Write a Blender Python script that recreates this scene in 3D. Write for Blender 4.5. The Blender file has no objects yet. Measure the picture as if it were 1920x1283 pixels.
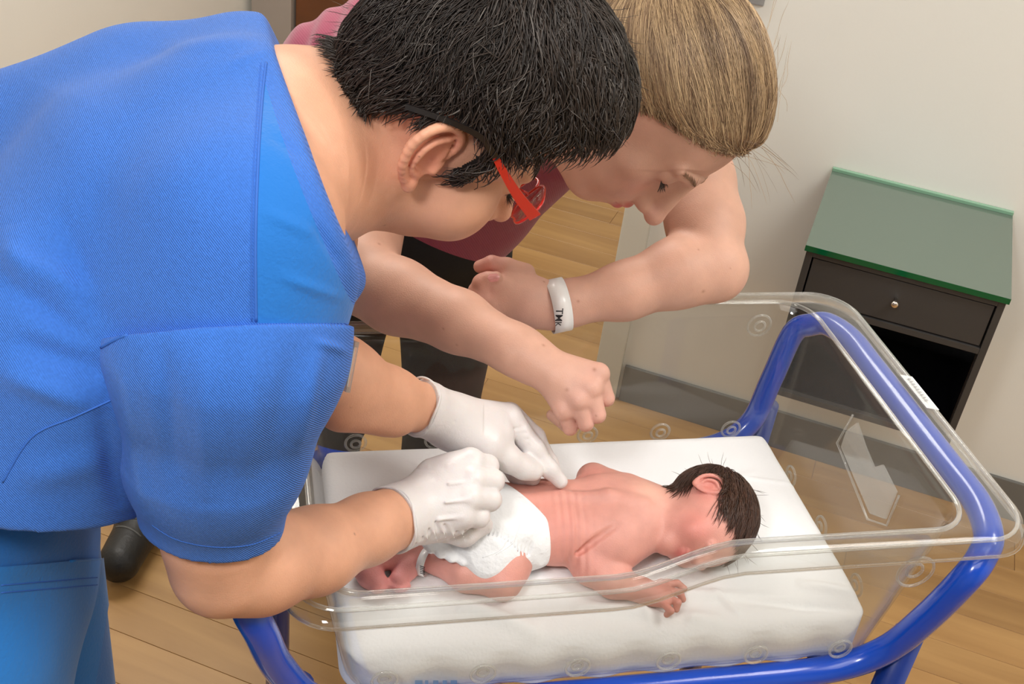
import bpy, bmesh, math, random
import numpy as np
from mathutils import Vector, Matrix
from mathutils.bvhtree import BVHTree
import openvdb
random.seed(7); rng = np.random.default_rng(7)
S = bpy.context.scene
COL = S.collection
# ---------------------------------------------------------------- camera, light, exposure
F_PX = 2217.0
def nrm(v):
    v = np.array(v, float); return v / np.linalg.norm(v)
_Z = nrm([460, 3360, 2217]); _Y = nrm([956, 1331, -2217]); _Y = nrm(_Y - _Z * (_Y @ _Z)); _X = np.cross(_Y, _Z)
RW = np.array([_X, _Y, _Z])            # camera axes -> room axes
CAM = np.array([0, 0, 1.73])
cd = bpy.data.cameras.new('camera'); cam = bpy.data.objects.new('camera', cd); COL.objects.link(cam)
cd.sensor_width = 36; cd.lens = F_PX / 1920 * 36; cd.clip_start = 0.05
cam.matrix_world = Matrix.Translation(CAM) @ Matrix(RW.tolist()).to_4x4()
S.camera = cam
S.view_settings.view_transform = 'Standard'; S.view_settings.look = 'None'
S.view_settings.gamma = 1; S.view_settings.use_curve_mapping = False
S.view_settings.exposure = 0.0
w = bpy.data.worlds.new('world'); S.world = w; w.use_nodes = True
w.node_tree.nodes['Background'].inputs[0].default_value = (0.9, 0.95, 1, 1)
w.node_tree.nodes['Background'].inputs[1].default_value = 0.35
def area(name, loc, target, size, power, color):
    ld = bpy.data.lights.new(name, 'AREA'); ld.shape = 'RECTANGLE'; ld.size, ld.size_y = size; ld.energy = power; ld.color = color
    o = bpy.data.objects.new(name, ld); COL.objects.link(o); o.location = loc
    o.rotation_euler = (Vector(target) - Vector(loc)).to_track_quat('-Z', 'Y').to_euler(); return o
area('flash_light', (-0.35, -0.25, 2.15), (0, 1.2, 0.9), (0.22, 0.22), 10.5, (1, 0.985, 0.97))
area('ceiling_bounce', (0.1, 0.3, 2.62), (0.1, 0.9, 0.0), (1.8, 1.8), 23, (1, 0.985, 0.965))
area('ceiling_lamp_light', (-1.4, 2.2, 2.62), (-1.4, 2.2, 0.0), (1.2, 0.6), 34, (1, 0.96, 0.9))
area('ceiling_lamp_light', (1.2, 1.2, 2.62), (1.2, 1.2, 0.0), (1.2, 0.6), 26, (1, 0.97, 0.92))

# ---------------------------------------------------------------- materials
def mat(name, color, rough=0.5, metal=0.0, spec=0.5, noise=None, bump=None, coat=0, sub=0, subr=(1, .3, .15), attr=False, sheen=0, alpha=None, rnd=0, trans=0):
    """noise=(scale, amount, detail); bump=(kind, scale, strength)"""
    m = bpy.data.materials.new(name); m.use_nodes = True; nt = m.node_tree; b = nt.nodes['Principled BSDF']
    b.inputs['Base Color'].default_value = (*color, 1); b.inputs['Roughness'].default_value = rough
    b.inputs['Metallic'].default_value = metal; b.inputs['Specular IOR Level'].default_value = spec
    b.inputs['Coat Weight'].default_value = coat
    if coat: b.inputs['Coat Roughness'].default_value = 0.05
    if sub:
        b.inputs['Subsurface Weight'].default_value = sub; b.inputs['Subsurface Radius'].default_value = subr; b.inputs['Subsurface Scale'].default_value = 0.008
    if sheen: b.inputs['Sheen Weight'].default_value = sheen
    N = nt.nodes.new; Lk = nt.links.new
    tc = N('ShaderNodeTexCoord'); last = None
    if attr:
        a = N('ShaderNodeAttribute'); a.attribute_name = 'Col'; last = a.outputs['Color']
    if noise:
        n = N('ShaderNodeTexNoise'); n.inputs['Scale'].default_value = noise[0]; n.inputs['Detail'].default_value = noise[2] if len(noise) > 2 else 3
        Lk(tc.outputs['Object'], n.inputs['Vector'])
        mr = N('ShaderNodeMapRange'); mr.inputs['From Min'].default_value = .25; mr.inputs['From Max'].default_value = .75
        mr.inputs['To Min'].default_value = 1 - noise[1]; mr.inputs['To Max'].default_value = 1 + noise[1]
        Lk(n.outputs['Fac'], mr.inputs['Value'])
        mx = N('ShaderNodeVectorMath'); mx.operation = 'MULTIPLY'
        if last: Lk(last, mx.inputs[0])
        else: mx.inputs[0].default_value = color
        Lk(mr.outputs[0], mx.inputs[1]); last = mx.outputs[0]
    if rnd:
        oi = N('ShaderNodeObjectInfo'); mr = N('ShaderNodeMapRange'); mr.inputs['To Min'].default_value = 1 - rnd; mr.inputs['To Max'].default_value = 1 + rnd
        Lk(oi.outputs['Random'], mr.inputs['Value'])
        mx = N('ShaderNodeVectorMath'); mx.operation = 'MULTIPLY'
        if last: Lk(last, mx.inputs[0])
        else: mx.inputs[0].default_value = color
        Lk(mr.outputs[0], mx.inputs[1]); last = mx.outputs[0]
    if last: Lk(last, b.inputs['Base Color'])
    if bump:
        bl = bump if isinstance(bump, list) else [bump]; prev = None
        for kind, sc, st in bl:
            bn = N('ShaderNodeBump'); bn.inputs['Strength'].default_value = st; bn.inputs['Distance'].default_value = 0.002
            if kind == 'noise':
                t = N('ShaderNodeTexNoise'); t.inputs['Scale'].default_value = sc; t.inputs['Detail'].default_value = 4; o = t.outputs['Fac']
            elif kind == 'twill':
                t = N('ShaderNodeTexWave'); t.inputs['Scale'].default_value = sc; t.wave_type = 'BANDS'; t.bands_direction = 'DIAGONAL'; t.inputs['Distortion'].default_value = .6; o = t.outputs['Fac']
            else:
                t = N('ShaderNodeTexVoronoi'); t.inputs['Scale'].default_value = sc; o = t.outputs['Distance']
            Lk(tc.outputs['Object'], t.inputs['Vector']); Lk(o, bn.inputs['Height'])
            if prev: Lk(prev, bn.inputs['Normal'])
            prev = bn.outputs['Normal']
        Lk(prev, b.inputs['Normal'])
    if trans: b.inputs['Transmission Weight'].default_value = trans
    if alpha is not None: b.inputs['Alpha'].default_value = alpha
    return m
def clear_mat(name, tint, ior=1.45, rough=0.03, body=0.0, bodycol=(.8, .8, .78)):
    m = bpy.data.materials.new(name); m.use_nodes = True; nt = m.node_tree; nt.nodes.clear(); N = nt.nodes.new; Lk = nt.links.new
    out = N('ShaderNodeOutputMaterial'); tr = N('ShaderNodeBsdfTransparent'); tr.inputs[0].default_value = (*tint, 1)
    gl = N('ShaderNodeBsdfGlossy'); gl.inputs['Roughness'].default_value = rough
    lw0 = N('ShaderNodeLayerWeight'); lw0.inputs[0].default_value = .5
    pw = N('ShaderNodeMath'); pw.operation = 'POWER'; pw.inputs[1].default_value = 4.5; Lk(lw0.outputs['Facing'], pw.inputs[0])
    fr = N('ShaderNodeMapRange'); fr.inputs['To Min'].default_value = ((ior - 1) / (ior + 1)) ** 2; fr.inputs['To Max'].default_value = .9; Lk(pw.outputs[0], fr.inputs['Value'])
    mx = N('ShaderNodeMixShader'); Lk(fr.outputs[0], mx.inputs[0]); Lk(gl.outputs[0], mx.inputs[2])
    if body:
        df = N('ShaderNodeBsdfDiffuse'); df.inputs[0].default_value = (*bodycol, 1)
        m2 = N('ShaderNodeMixShader'); lw = N('ShaderNodeLayerWeight'); lw.inputs[0].default_value = 0.35
        mr = N('ShaderNodeMapRange'); mr.inputs['To Min'].default_value = body * .4; mr.inputs['To Max'].default_value = min(1, body * 5)
        Lk(lw.outputs['Facing'], mr.inputs['Value']); Lk(mr.outputs[0], m2.inputs[0]); Lk(tr.outputs[0], m2.inputs[1]); Lk(df.outputs[0], m2.inputs[2]); Lk(m2.outputs[0], mx.inputs[1])
    else: Lk(tr.outputs[0], mx.inputs[1])
    Lk(mx.outputs[0], out.inputs['Surface']); return m
def wood_mat(name, c1, c2, rough, scale=(1.2, 22, 22), rnd=.06):
    m = bpy.data.materials.new(name); m.use_nodes = True; nt = m.node_tree; b = nt.nodes['Principled BSDF']; N = nt.nodes.new; Lk = nt.links.new
    tc = N('ShaderNodeTexCoord'); oi = N('ShaderNodeObjectInfo'); ad = N('ShaderNodeVectorMath'); ad.operation = 'ADD'
    sc = N('ShaderNodeVectorMath'); sc.operation = 'SCALE'; sc.inputs['Scale'].default_value = 37; Lk(oi.outputs['Random'], sc.inputs[0])
    Lk(tc.outputs['Object'], ad.inputs[0]); Lk(sc.outputs[0], ad.inputs[1])
    mp = N('ShaderNodeMapping'); mp.inputs['Scale'].default_value = scale; Lk(ad.outputs[0], mp.inputs[0])
    n = N('ShaderNodeTexNoise'); n.inputs['Scale'].default_value = 1.0; n.inputs['Detail'].default_value = 5; n.inputs['Distortion'].default_value = .6; Lk(mp.outputs[0], n.inputs['Vector'])
    cr = N('ShaderNodeValToRGB'); cr.color_ramp.elements[0].position = .3; cr.color_ramp.elements[1].position = .7
    cr.color_ramp.elements[0].color = (*c1, 1); cr.color_ramp.elements[1].color = (*c2, 1); Lk(n.outputs['Fac'], cr.inputs[0])
    mr = N('ShaderNodeMapRange'); mr.inputs['To Min'].default_value = 1 - rnd; mr.inputs['To Max'].default_value = 1 + rnd; Lk(oi.outputs['Random'], mr.inputs['Value'])
    mx = N('ShaderNodeVectorMath'); mx.operation = 'MULTIPLY'; Lk(cr.outputs[0], mx.inputs[0]); Lk(mr.outputs[0], mx.inputs[1]); Lk(mx.outputs[0], b.inputs['Base Color'])
    b.inputs['Roughness'].default_value = rough; return m

# ---------------------------------------------------------------- mesh helpers
def tag(o, label=None, cat=None, group=None, kind=None):
    if label: o['label'] = label
    if cat: o['category'] = cat
    if group: o['group'] = group
    if kind: o['kind'] = kind
    return o
def link(name, me, m=None, parent=None, smooth=True):
    o = bpy.data.objects.new(name, me); COL.objects.link(o)
    if m is not None and not me.materials: me.materials.append(m)
    if smooth: me.polygons.foreach_set('use_smooth', [True] * len(me.polygons))
    if parent: o.parent = parent
    return o
def obj(name, verts, faces, m=None, parent=None, smooth=True, col=None):
    verts = np.asarray(verts, float); me = bpy.data.meshes.new(name)
    me.from_pydata(verts.tolist(), [], faces if isinstance(faces, list) else faces.tolist()); me.update()
    if col is not None:
        a = me.color_attributes.new('Col', 'FLOAT_COLOR', 'POINT'); c = np.ones((len(verts), 4), np.float32); c[:, :3] = col; a.data.foreach_set('color', c.ravel())
    return link(name, me, m, parent, smooth)
def bmobj(name, bm, m=None, parent=None, smooth=False, bevel=0, seg=2):
    if bevel: bmesh.ops.bevel(bm, geom=bm.edges[:], offset=bevel, segments=seg, affect='EDGES', profile=.7)
    me = bpy.data.meshes.new(name); bm.to_mesh(me); bm.free(); return link(name, me, m, parent, smooth)
def box(name, lo, hi, m, parent=None, bevel=0.0, smooth=False):
    bm = bmesh.new(); bmesh.ops.create_cube(bm, size=1)
    for v in bm.verts:
        v.co = Vector([(lo[i] + hi[i]) / 2 + v.co[i] * (hi[i] - lo[i]) for i in range(3)])
    return bmobj(name, bm, m, parent, smooth, bevel)
def empty(name, loc, label, cat, group=None, kind=None):
    o = bpy.data.objects.new(name, None); COL.objects.link(o); o.location = loc; o.empty_display_size = .05; tag(o, label, cat, group, kind)
    return o
def adopt(child, parent):
    child.parent = parent; child.matrix_parent_inverse = Matrix.Translation(-Vector(parent.location)) ; return child
def spline(pts, n=8, closed=False):
    """Catmull-Rom through pts"""
    P = np.array(pts, float); N = len(P); out = []
    for i in range(N if closed else N - 1):
        if closed: a, b, c, d = P[(i - 1) % N], P[i], P[(i + 1) % N], P[(i + 2) % N]
        else: a, b, c, d = P[max(i - 1, 0)], P[i], P[i + 1], P[min(i + 2, N - 1)]
        for k in range(n):
            t = k / n; out.append(.5 * ((2 * b) + (-a + c) * t + (2 * a - 5 * b + 4 * c - d) * t * t + (-a + 3 * b - 3 * c + d) * t ** 3))
    if not closed: out.append(P[-1])
    return np.array(out)
def tube(path, rad, k=12, closed=False, cap=True, flat=None):
    """verts, faces of a tube; rad scalar or list; flat=(normal vector fn, ratio)"""
    P = np.array(path, float); n = len(P); R_ = np.ones(n) * rad if np.isscalar(rad) else np.array(rad, float)
    if closed: T = np.roll(P, -1, 0) - np.roll(P, 1, 0)
    else: T = np.gradient(P, axis=0)
    T /= np.linalg.norm(T, axis=1)[:, None] + 1e-12
    up = np.array([0, 0, 1.]) if abs(T[0][2]) < .9 else np.array([1., 0, 0])
    u = np.cross(T[0], up); u /= np.linalg.norm(u); V = []
    us = []
    for i in range(n):
        u = u - T[i] * (u @ T[i]); u /= np.linalg.norm(u); us.append(u.copy())
    if closed:   # spread the twist
        a = us[-1] - T[0] * (us[-1] @ T[0]); a /= np.linalg.norm(a)
        ang = math.atan2(np.cross(a, us[0]) @ T[0], a @ us[0])
        for i in range(n):
            q = ang * i / n; vv = np.cross(T[i], us[i]); us[i] = us[i] * math.cos(q) + vv * math.sin(q)
    for i in range(n):
        v = np.cross(T[i], us[i])
        for j in range(k):
            q = 2 * math.pi * j / k; V.append(P[i] + R_[i] * (us[i] * math.cos(q) + v * math.sin(q)))
    F = []
    for i in range(n if closed else n - 1):
        i2 = (i + 1) % n
        for j in range(k):
            j2 = (j + 1) % k; F.append([i * k + j, i * k + j2, i2 * k + j2, i2 * k + j])
    if cap and not closed:
        F.append(list(range(k))[::-1]); F.append([(n - 1) * k + j for j in range(k)])
    return V, F
def merge(parts):
    V, F, o = [], [], 0
    for v, f in parts:
        V.extend(list(v)); F.extend([[i + o for i in q] for q in f]); o += len(v)
    return V, F
def ray_w(px, py): return RW @ np.array([(px - 960) / F_PX, -(py - 641.5) / F_PX, -1.])
def on_z(px, py, z):
    r = ray_w(px, py); return CAM + r * (z - CAM[2]) / r[2]
def on_plane(px, py, n, d):
    r = ray_w(px, py); n = np.array(n, float); return CAM + r * (d - CAM @ n) / (r @ n)

# ---------------------------------------------------------------- room
M = {}
M['wall'] = mat('wall_paint', (.79, .785, .735), .85, noise=(3, .015), bump=('noise', 180, .08))
M['wall2'] = mat('trim_paint', (.66, .65, .58), .6)
M['base'] = mat('grey_baseboard_vinyl', (.165, .165, .155), .45)
M['ceil'] = mat('ceiling_paint', (.8, .79, .76), .9)
M['steel'] = mat('door_frame_steel', (.33, .29, .26), .5)
M['door'] = wood_mat('brown_door_wood', (.10, .032, .008), (.17, .055, .014), .35, (2, 60, 3))
M['plank'] = wood_mat('laminate_wood', (.345, .185, .064), (.48, .28, .105), .38, (1.6, 18, 18), .07)
M['gap'] = mat('floor_joint', (.30, .17, .075), .7)
floor = tag(box('floor', (-2.25, -2.6, -.06), (2.3, 3.75, -.0015), M['gap']), kind='structure')
def plank_mesh(L_, W_):
    bm = bmesh.new(); bmesh.ops.create_cube(bm, size=1)
    for v in bm.verts: v.co = Vector((v.co.x * L_, v.co.y * W_, v.co.z * .012 - .006))
    bmesh.ops.bevel(bm, geom=[e for e in bm.edges if e.verts[0].co.z > -.006 and e.verts[1].co.z > -.006], offset=.0006, segments=1, affect='EDGES')
    me = bpy.data.meshes.new('plank'); bm.to_mesh(me); bm.free(); me.materials.append(M['plank']); return me
pm = plank_mesh(1.2985, .0992)
k = 0
y = 1.352 - 40 * .1 + .05
while y < 3.7:
    off = (k * .47 + .2) % 1.3; x = -2.2 - off + .65
    vis = y > -0.3
    while x - .65 < 2.25:
        if vis:
            o = bpy.data.objects.new('plank', pm); COL.objects.link(o); o.location = (x, y, 0); o.parent = floor
        x += 1.3
    k += 1; y += .1
pb = plank_mesh(4.5, 2.3)
o = bpy.data.objects.new('floor_surface', pb); COL.objects.link(o); o.location = (0, -1.45, 0); o.parent = floor
YW = 2.44
tag(box('wall_back', (-.47, YW, 0), (2.3, 3.75, 2.7), M['wall']), kind='structure')
tag(box('baseboard_back', (-.405, YW - .010, 0), (2.2, YW, .105), M['base'], bevel=.002), kind='structure')
tag(box('trim_1', (-.478, YW - .016, 0), (-.413, YW + .01, 2.7), M['wall2'], bevel=.003), kind='structure')
tag(box('wall_left', (-2.35, -2.6, 0), (-2.15, 3.75, 2.7), M['wall']), kind='structure')
tag(box('wall_far', (-2.15, 3.6, 0), (-.47, 3.75, 2.7), M['wall']), kind='structure')
tag(box('wall_right', (2.2, -2.6, 0), (2.4, 2.44, 2.7), M['wall']), kind='structure')
tag(box('wall_front', (-2.35, -2.75, 0), (2.4, -2.6, 2.7), M['wall']), kind='structure')
tag(box('ceiling', (-2.35, -2.75, 2.7), (2.4, 3.75, 2.8), M['ceil']), kind='structure')
# door on the far wall: steel frame and brown leaf
d = tag(box('door_1', (-1.955, 3.555, 0), (-1.08, 3.598, 2.08), M['door'], bevel=.002), kind='structure')
fr = [box('door_frame', (-2.12, 3.54, 0), (-1.965, 3.6, 2.2), M['steel'], d, .004), box('door_frame', (-1.07, 3.54, 0), (-.95, 3.6, 2.2), M['steel'], d, .004),
      box('door_frame', (-2.12, 3.54, 2.09), (-.95, 3.6, 2.2), M['steel'], d, .004)]
V_, F_ = tube(spline([(-1.18, 3.555, 1.03), (-1.18, 3.50, 1.03), (-1.20, 3.495, 1.03), (-1.30, 3.495, 1.03)], 4), .009, 10)
obj('door_handle', V_, F_, mat('door_handle_steel', (.6, .6, .6), .25, 1), d)
# ceiling lamps: a housing with a lit diffuser
lm = bpy.data.materials.new('lamp_diffuser'); lm.use_nodes = True; b_ = lm.node_tree.nodes['Principled BSDF']; b_.inputs['Emission Color'].default_value = (1, .97, .92, 1); b_.inputs['Emission Strength'].default_value = 1.5
for (cx, cy, wh_) in ((-1.4, 2.2, 'nearest the brown door'), (1.2, 1.2, 'nearest the wall cabinet'), (.1, .3, 'above the camera and the bassinet')):
    t = empty('ceiling_lamp', (cx, cy, 2.7), 'flat white rectangular ceiling lamp ' + wh_, 'lamp', 'ceiling lamps')
    adopt(box('housing', (cx - .64, cy - .34, 2.65), (cx + .64, cy + .34, 2.7), M['wall2'], None, .004), t)
    adopt(box('diffuser', (cx - .6, cy - .3, 2.64), (cx + .6, cy + .3, 2.652), lm, None, .002), t)

# ---------------------------------------------------------------- wall cabinet
M['cab'] = mat('charcoal_laminate', (.045, .043, .042), .45, bump=('noise', 400, .05))
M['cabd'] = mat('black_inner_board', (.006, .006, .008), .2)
M['gglass'] = mat('green_glass_top', (.115, .155, .125), .12, spec=.6)
M['gedge'] = mat('green_glass_edge', (.0, .095, .03), .08)
M['gedge2'] = mat('pale_glass_edge', (.22, .40, .28), .1)
M['knob'] = mat('drawer_knob_metal', (.75, .68, .6), .25, 1)
cx0, cx1, cy0, cy1, cz0, cz1 = -.05, .315, 2.06, YW, .392, .722
cab = empty('wall_cabinet', ((cx0 + cx1) / 2, cy1, cz0), 'charcoal wall cabinet with a drawer, an open bay and a green glass top', 'cabinet')
tk = .013
for nm, lo, hi, mm in (('side_panel', (cx0, cy0, cz0), (cx0 + tk, cy1, cz1), 'cab'), ('side_panel', (cx1 - tk, cy0, cz0), (cx1, cy1, cz1), 'cab'),
                   ('top_panel', (cx0 + tk, cy0, cz1 - .012), (cx1 - tk, cy1, cz1), 'cab'), ('shelf', (cx0 + tk, cy0 + .001, .604), (cx1 - tk, cy1, .617), 'cab'),
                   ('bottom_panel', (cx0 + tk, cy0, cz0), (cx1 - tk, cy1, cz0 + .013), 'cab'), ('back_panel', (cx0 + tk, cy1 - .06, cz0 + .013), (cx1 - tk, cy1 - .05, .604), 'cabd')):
    adopt(box(nm, lo, hi, M[mm], None, .0012), cab)
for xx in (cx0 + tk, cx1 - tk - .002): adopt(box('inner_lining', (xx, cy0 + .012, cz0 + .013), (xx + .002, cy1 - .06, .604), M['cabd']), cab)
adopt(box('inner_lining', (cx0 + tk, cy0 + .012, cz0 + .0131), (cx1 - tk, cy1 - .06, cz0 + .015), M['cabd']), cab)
dr = adopt(box('drawer', (cx0 + tk + .003, cy0 + .004, .620), (cx1 - tk - .003, cy0 + .3, .707), M['cab'], None, .0015), cab)
V_, F_ = tube([(.131, cy0 + .004, .668), (.131, cy0 - .006, .668), (.131, cy0 - .012, .668), (.131, cy0 - .019, .668), (.131, cy0 - .021, .668)], [.004, .0035, .007, .007, .004], 14)
kn = obj('knob', V_, F_, M['knob'], dr)
gt = adopt(box('glass_top', (cx0 - .004, cy0 - .008, cz1 + .001), (cx1 + .004, cy1 - .001, cz1 + .013), M['gglass'], None, .0008), cab)
gt.data.materials.append(M['gedge']); gt.data.materials.append(M['gedge2'])
for p in gt.data.polygons:
    if p.normal.y < -.5: p.material_index = 1
    elif abs(p.normal.x) > .5: p.material_index = 2
adopt(box('glass_back_edge', (cx0 - .004, cy1 - .012, cz1 + .0131), (cx1 + .004, cy1 - .001, cz1 + .020), M['gedge2'], None, .001), cab)
# wall socket plate just peeking in at the top of the frame
sk = empty('wall_socket', (-.315, YW, 1.05), 'small grey wall socket high on the cream wall above the fair-haired person', 'socket')
adopt(box('cover_plate', (-.355, YW - .008, 1.040), (-.275, YW, 1.12), mat('socket_plastic', (.3, .3, .3), .4), None, .003), sk)
adopt(box('socket_insert', (-.34, YW - .011, 1.055), (-.29, YW - .008, 1.105), mat('socket_insert_plastic', (.2, .2, .2), .4), None, .002), sk)

# ---------------------------------------------------------------- bassinet
BU = np.array([.848, .530, 0]); BU /= np.linalg.norm(BU); BV = np.array([BU[1], -BU[0], 0])
def bp(u, v, z): return BU * u + BV * v + np.array([0, 0, z])
def on_v(px, py, v):
    p = on_plane(px, py, BV, v); return p @ BU, p[2]
M['clear'] = clear_mat('clear_plastic', (.955, .96, .955), 1.42, .04, .022, (.75, .72, .66))
M['clear2'] = clear_mat('clear_plastic_rim', (.93, .935, .92), 1.55, .06, .12, (.85, .83, .78))
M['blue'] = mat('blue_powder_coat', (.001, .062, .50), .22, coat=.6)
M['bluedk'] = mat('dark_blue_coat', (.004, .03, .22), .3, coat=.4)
M['white'] = mat('white_sticker', (.8, .8, .8), .4)
M['ink'] = mat('dark_ink', (.03, .03, .035), .5)
u0, u1, v0, v1 = .045, .778, -1.198, -.737     # rim
CU, CV = (u0 + u1) / 2, (v0 + v1) / 2
def rrect(hu, hv, r, n=9):
    out = []
    for (su, sv, a0) in ((1, 1, 0), (-1, 1, 90), (-1, -1, 180), (1, -1, 270)):
        for i in range(n):
            a = math.radians(a0 + 90 * i / (n - 1)); out.append((su * (hu - r) + r * math.cos(a), sv * (hv - r) + r * math.sin(a)))
        # long straight runs get extra points below
    P = []; m = len(out)
    for i in range(m):
        a, b = np.array(out[i]), np.array(out[(i + 1) % m]); L_ = np.linalg.norm(b - a); c = max(1, int(L_ / .02))
        for j in range(c): P.append(a + (b - a) * j / c)
    return P
def rim_z(u):     # rim height above floor along the length
    t = min(1, max(0, (u - .345) / (.465 - .345))); t = t * t * (3 - 2 * t)
    return .950 + .036 * t
rings = []
base = rrect((u1 - u0) / 2, (v1 - v0) / 2, .050)
def ring(f0, h0, far, near, zf):
    """outline inset by f0 / h0 at the foot / head end and far / near on the long sides"""
    a0, a1, b0, b1 = u0 + f0, u1 - h0, v0 + far, v1 - near; hu_, hv_ = (u1 - u0) / 2, (v1 - v0) / 2
    return [bp(a0 + (p[0] + hu_) / (2 * hu_) * (a1 - a0), b0 + (p[1] + hv_) / (2 * hv_) * (b1 - b0), zf(a0 + (p[0] + hu_) / (2 * hu_) * (a1 - a0))) for p in base]
zb = .782
def lerp(a, b, t): return a + (b - a) * t
def wallring(t):   # t 0 bottom ..1 rim
    return ring(lerp(.055, .026, t), lerp(.098, .066, t), lerp(.070, .024, t), lerp(.034, .018, t), lambda u: lerp(zb + .012, rim_z(u) - .004, t))
tubs = [ring(.30, .30, .20, .20, lambda u: zb), ring(.062, .105, .077, .041, lambda u: zb), ring(.058, .101, .073, .037, lambda u: zb + .004)]
tubs += [wallring(t) for t in np.linspace(0, 1, 12)]
tubs += [ring(.020, .058, .018, .013, lambda u: rim_z(u)), ring(.004, .010, .004, .003, lambda u: rim_z(u) - .001), ring(-.004, -.002, -.004, -.004, lambda u: rim_z(u) - .006), ring(-.007, -.007, -.007, -.007, lambda u: rim_z(u) - .020)]
nb = len(base)
def loft(rings, closed=True):
    V = [p for r in rings for p in r]; F = []
    n = len(rings[0])
    for i in range(len(rings) - 1):
        for j in range(n):
            j2 = (j + 1) % n; F.append([i * n + j, i * n + j2, (i + 1) * n + j2, (i + 1) * n + j])
    return V, F
V_, F_ = loft(tubs); F_.append(list(range(nb))[::-1])
bas = empty('bassinet', bp(CU, CV, 0), 'clear plastic newborn bassinet on a bright blue tubular steel trolley', 'bassinet')
tub = adopt(obj('tub', V_, F_, M['clear']), bas)
sm = tub.modifiers.new('s', 'SOLIDIFY'); sm.thickness = .0022; sm.offset = 1
# thick rolled bead along the rim (a brighter strip of clear plastic)
rb = [ring(.023, .062, .021, .0155, lambda u: rim_z(u) - .001)][0]
V_, F_ = tube(rb, .0028, 8, closed=True); obj('rim_bead', V_, F_, M['clear2'], tub)
rb = [ring(-.0075, -.0075, -.0075, -.0075, lambda u: rim_z(u) - .020)][0]
V_, F_ = tube(rb, .0017, 8, closed=True); obj('rim_bead', V_, F_, M['clear2'], tub)
rb = ring(-.001, .002, -.001, -.001, lambda u: rim_z(u) - .003); V_, F_ = tube(rb, .0022, 8, closed=True); obj('rim_bead', V_, F_, M['clear2'], tub)
def boss(u, v, z, nrm_uv, R1=.0125, name='suction_ring'):
    n = BU * nrm_uv[0] + BV * nrm_uv[1]; c = bp(u, v, z); a = np.cross(n, [0, 0, 1.]); a /= np.linalg.norm(a); b = np.cross(a, n)
    parts = []
    for (rr, tr, off) in ((R1, .0016, 0), (R1 * .45, .0016, .002)):
        P = [c + n * off + rr * (a * math.cos(q) + b * math.sin(q)) for q in np.linspace(0, 2 * math.pi, 25)[:-1]]
        parts.append(tube(P, tr, 6, closed=True))
    V, F = merge(parts); return obj(name, V, F, M['clear2'], tub)
for i in range(6): boss(.142 + .0983 * i, -1.130, .817, (0, 1)); boss(.137 + .0983 * i, -.7685, .811 - .002 * i, (0, -1))
for v in (-1.045, -.951, -.853): boss(.686, v, .806, (-1, 0))
boss(.655, -1.168, .955, (0, 1), .0155); boss(.676, -.762, .918, (0, -1), .020); boss(.13, -1.150, .925, (0, 1), .0155)
# card pocket on the head-end wall
def endp(v, z, off=0): return bp(.702 + (z - .9) * .16 + off, v + .020, z)
poly = [(-1.005, .925), (-1.000, .905), (-.905, .886), (-.880, .900), (-.886, .934), (-.925, .940), (-.935, .928), (-.965, .935), (-.995, .945)]
pb_, pf = [], []
for off in (-.006, -.0035): pb_ += [endp(a - .0, b, off) for a, b in poly]
n_ = len(poly); pf = [list(range(n_)), [n_ + i for i in range(n_)][::-1]] + [[i, i + n_, (i + 1) % n_ + n_, (i + 1) % n_] for i in range(n_)]
cp = obj('card_pocket', pb_, pf, M['clear2'], tub, smooth=False)
V_, F_ = tube([endp(a * 1 , b, -.007) for a, b in [(-1.006, .948), (-1.008, .905), (-.902, .880), (-.872, .898), (-.878, .936)]], .0014, 6); obj('pocket_edge', V_, F_, M['clear2'], cp)
# white sticker on the rim at the head end
def rimp(v, du, z): return bp(u1 + du, v, z)
V_ = [rimp(-1.010, -.014, .9872), rimp(-.945, -.014, .9872), rimp(-.945, .003, .9835), rimp(-1.010, .003, .9835)]
st = obj('sticker', V_, [[0, 1, 2, 3]], M['white'], tub, smooth=False); st.modifiers.new('s', 'SOLIDIFY').thickness = .0006
for i in range(9):
    a = -1.002 + i * .0052; obj('printed_digit', [rimp(a, -.009, .9879), rimp(a + .003, -.009, .9879), rimp(a + .003, -.005, .9871), rimp(a, -.005, .9871)], [[0, 1, 2, 3]], mat('grey_print', (.35, .35, .36), .5), st, smooth=False)
# blue tube frame: handle loops at both ends, dipping under the rim along the sides
hv = .231
CT = -.9615
def side(q): return [(.716, q * .224, .930), (.698, q * .214, .862), (.676, q * .200, .800), (.62, q * .192, .768), (.50, q * .190, .762), (.26, q * .190, .762), (.125, q * .192, .768), (.068, q * .200, .800), (.034, q * .216, .870), (.018, q * .228, .930)]
path = [(.757, CT - .10, .966), (.757, CT, .966), (.757, CT + .10, .966), (.756, CT + .155, .966), (.746, CT + .197, .961), (.733, CT + .214, .950)] + [(u, CT + v, z) for u, v, z in side(1)]
path += [(.006, CT + .222, .960), (-.004, CT + .175, .967), (-.004, CT, .968), (-.004, CT - .175, .967), (.006, CT - .222, .960)] + [(u, CT + v, z) for u, v, z in side(-1)[::-1]] + [(.733, CT - .214, .950), (.746, CT - .197, .961), (.756, CT - .155, .966)]
vn, vf = CT + .190, CT - .190
P_ = spline([bp(*p) for p in path], 6, closed=True)
V_, F_ = tube(P_, .0152, 20, closed=True); adopt(obj('handle_frame', V_, F_, M['blue']), bas)
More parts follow.
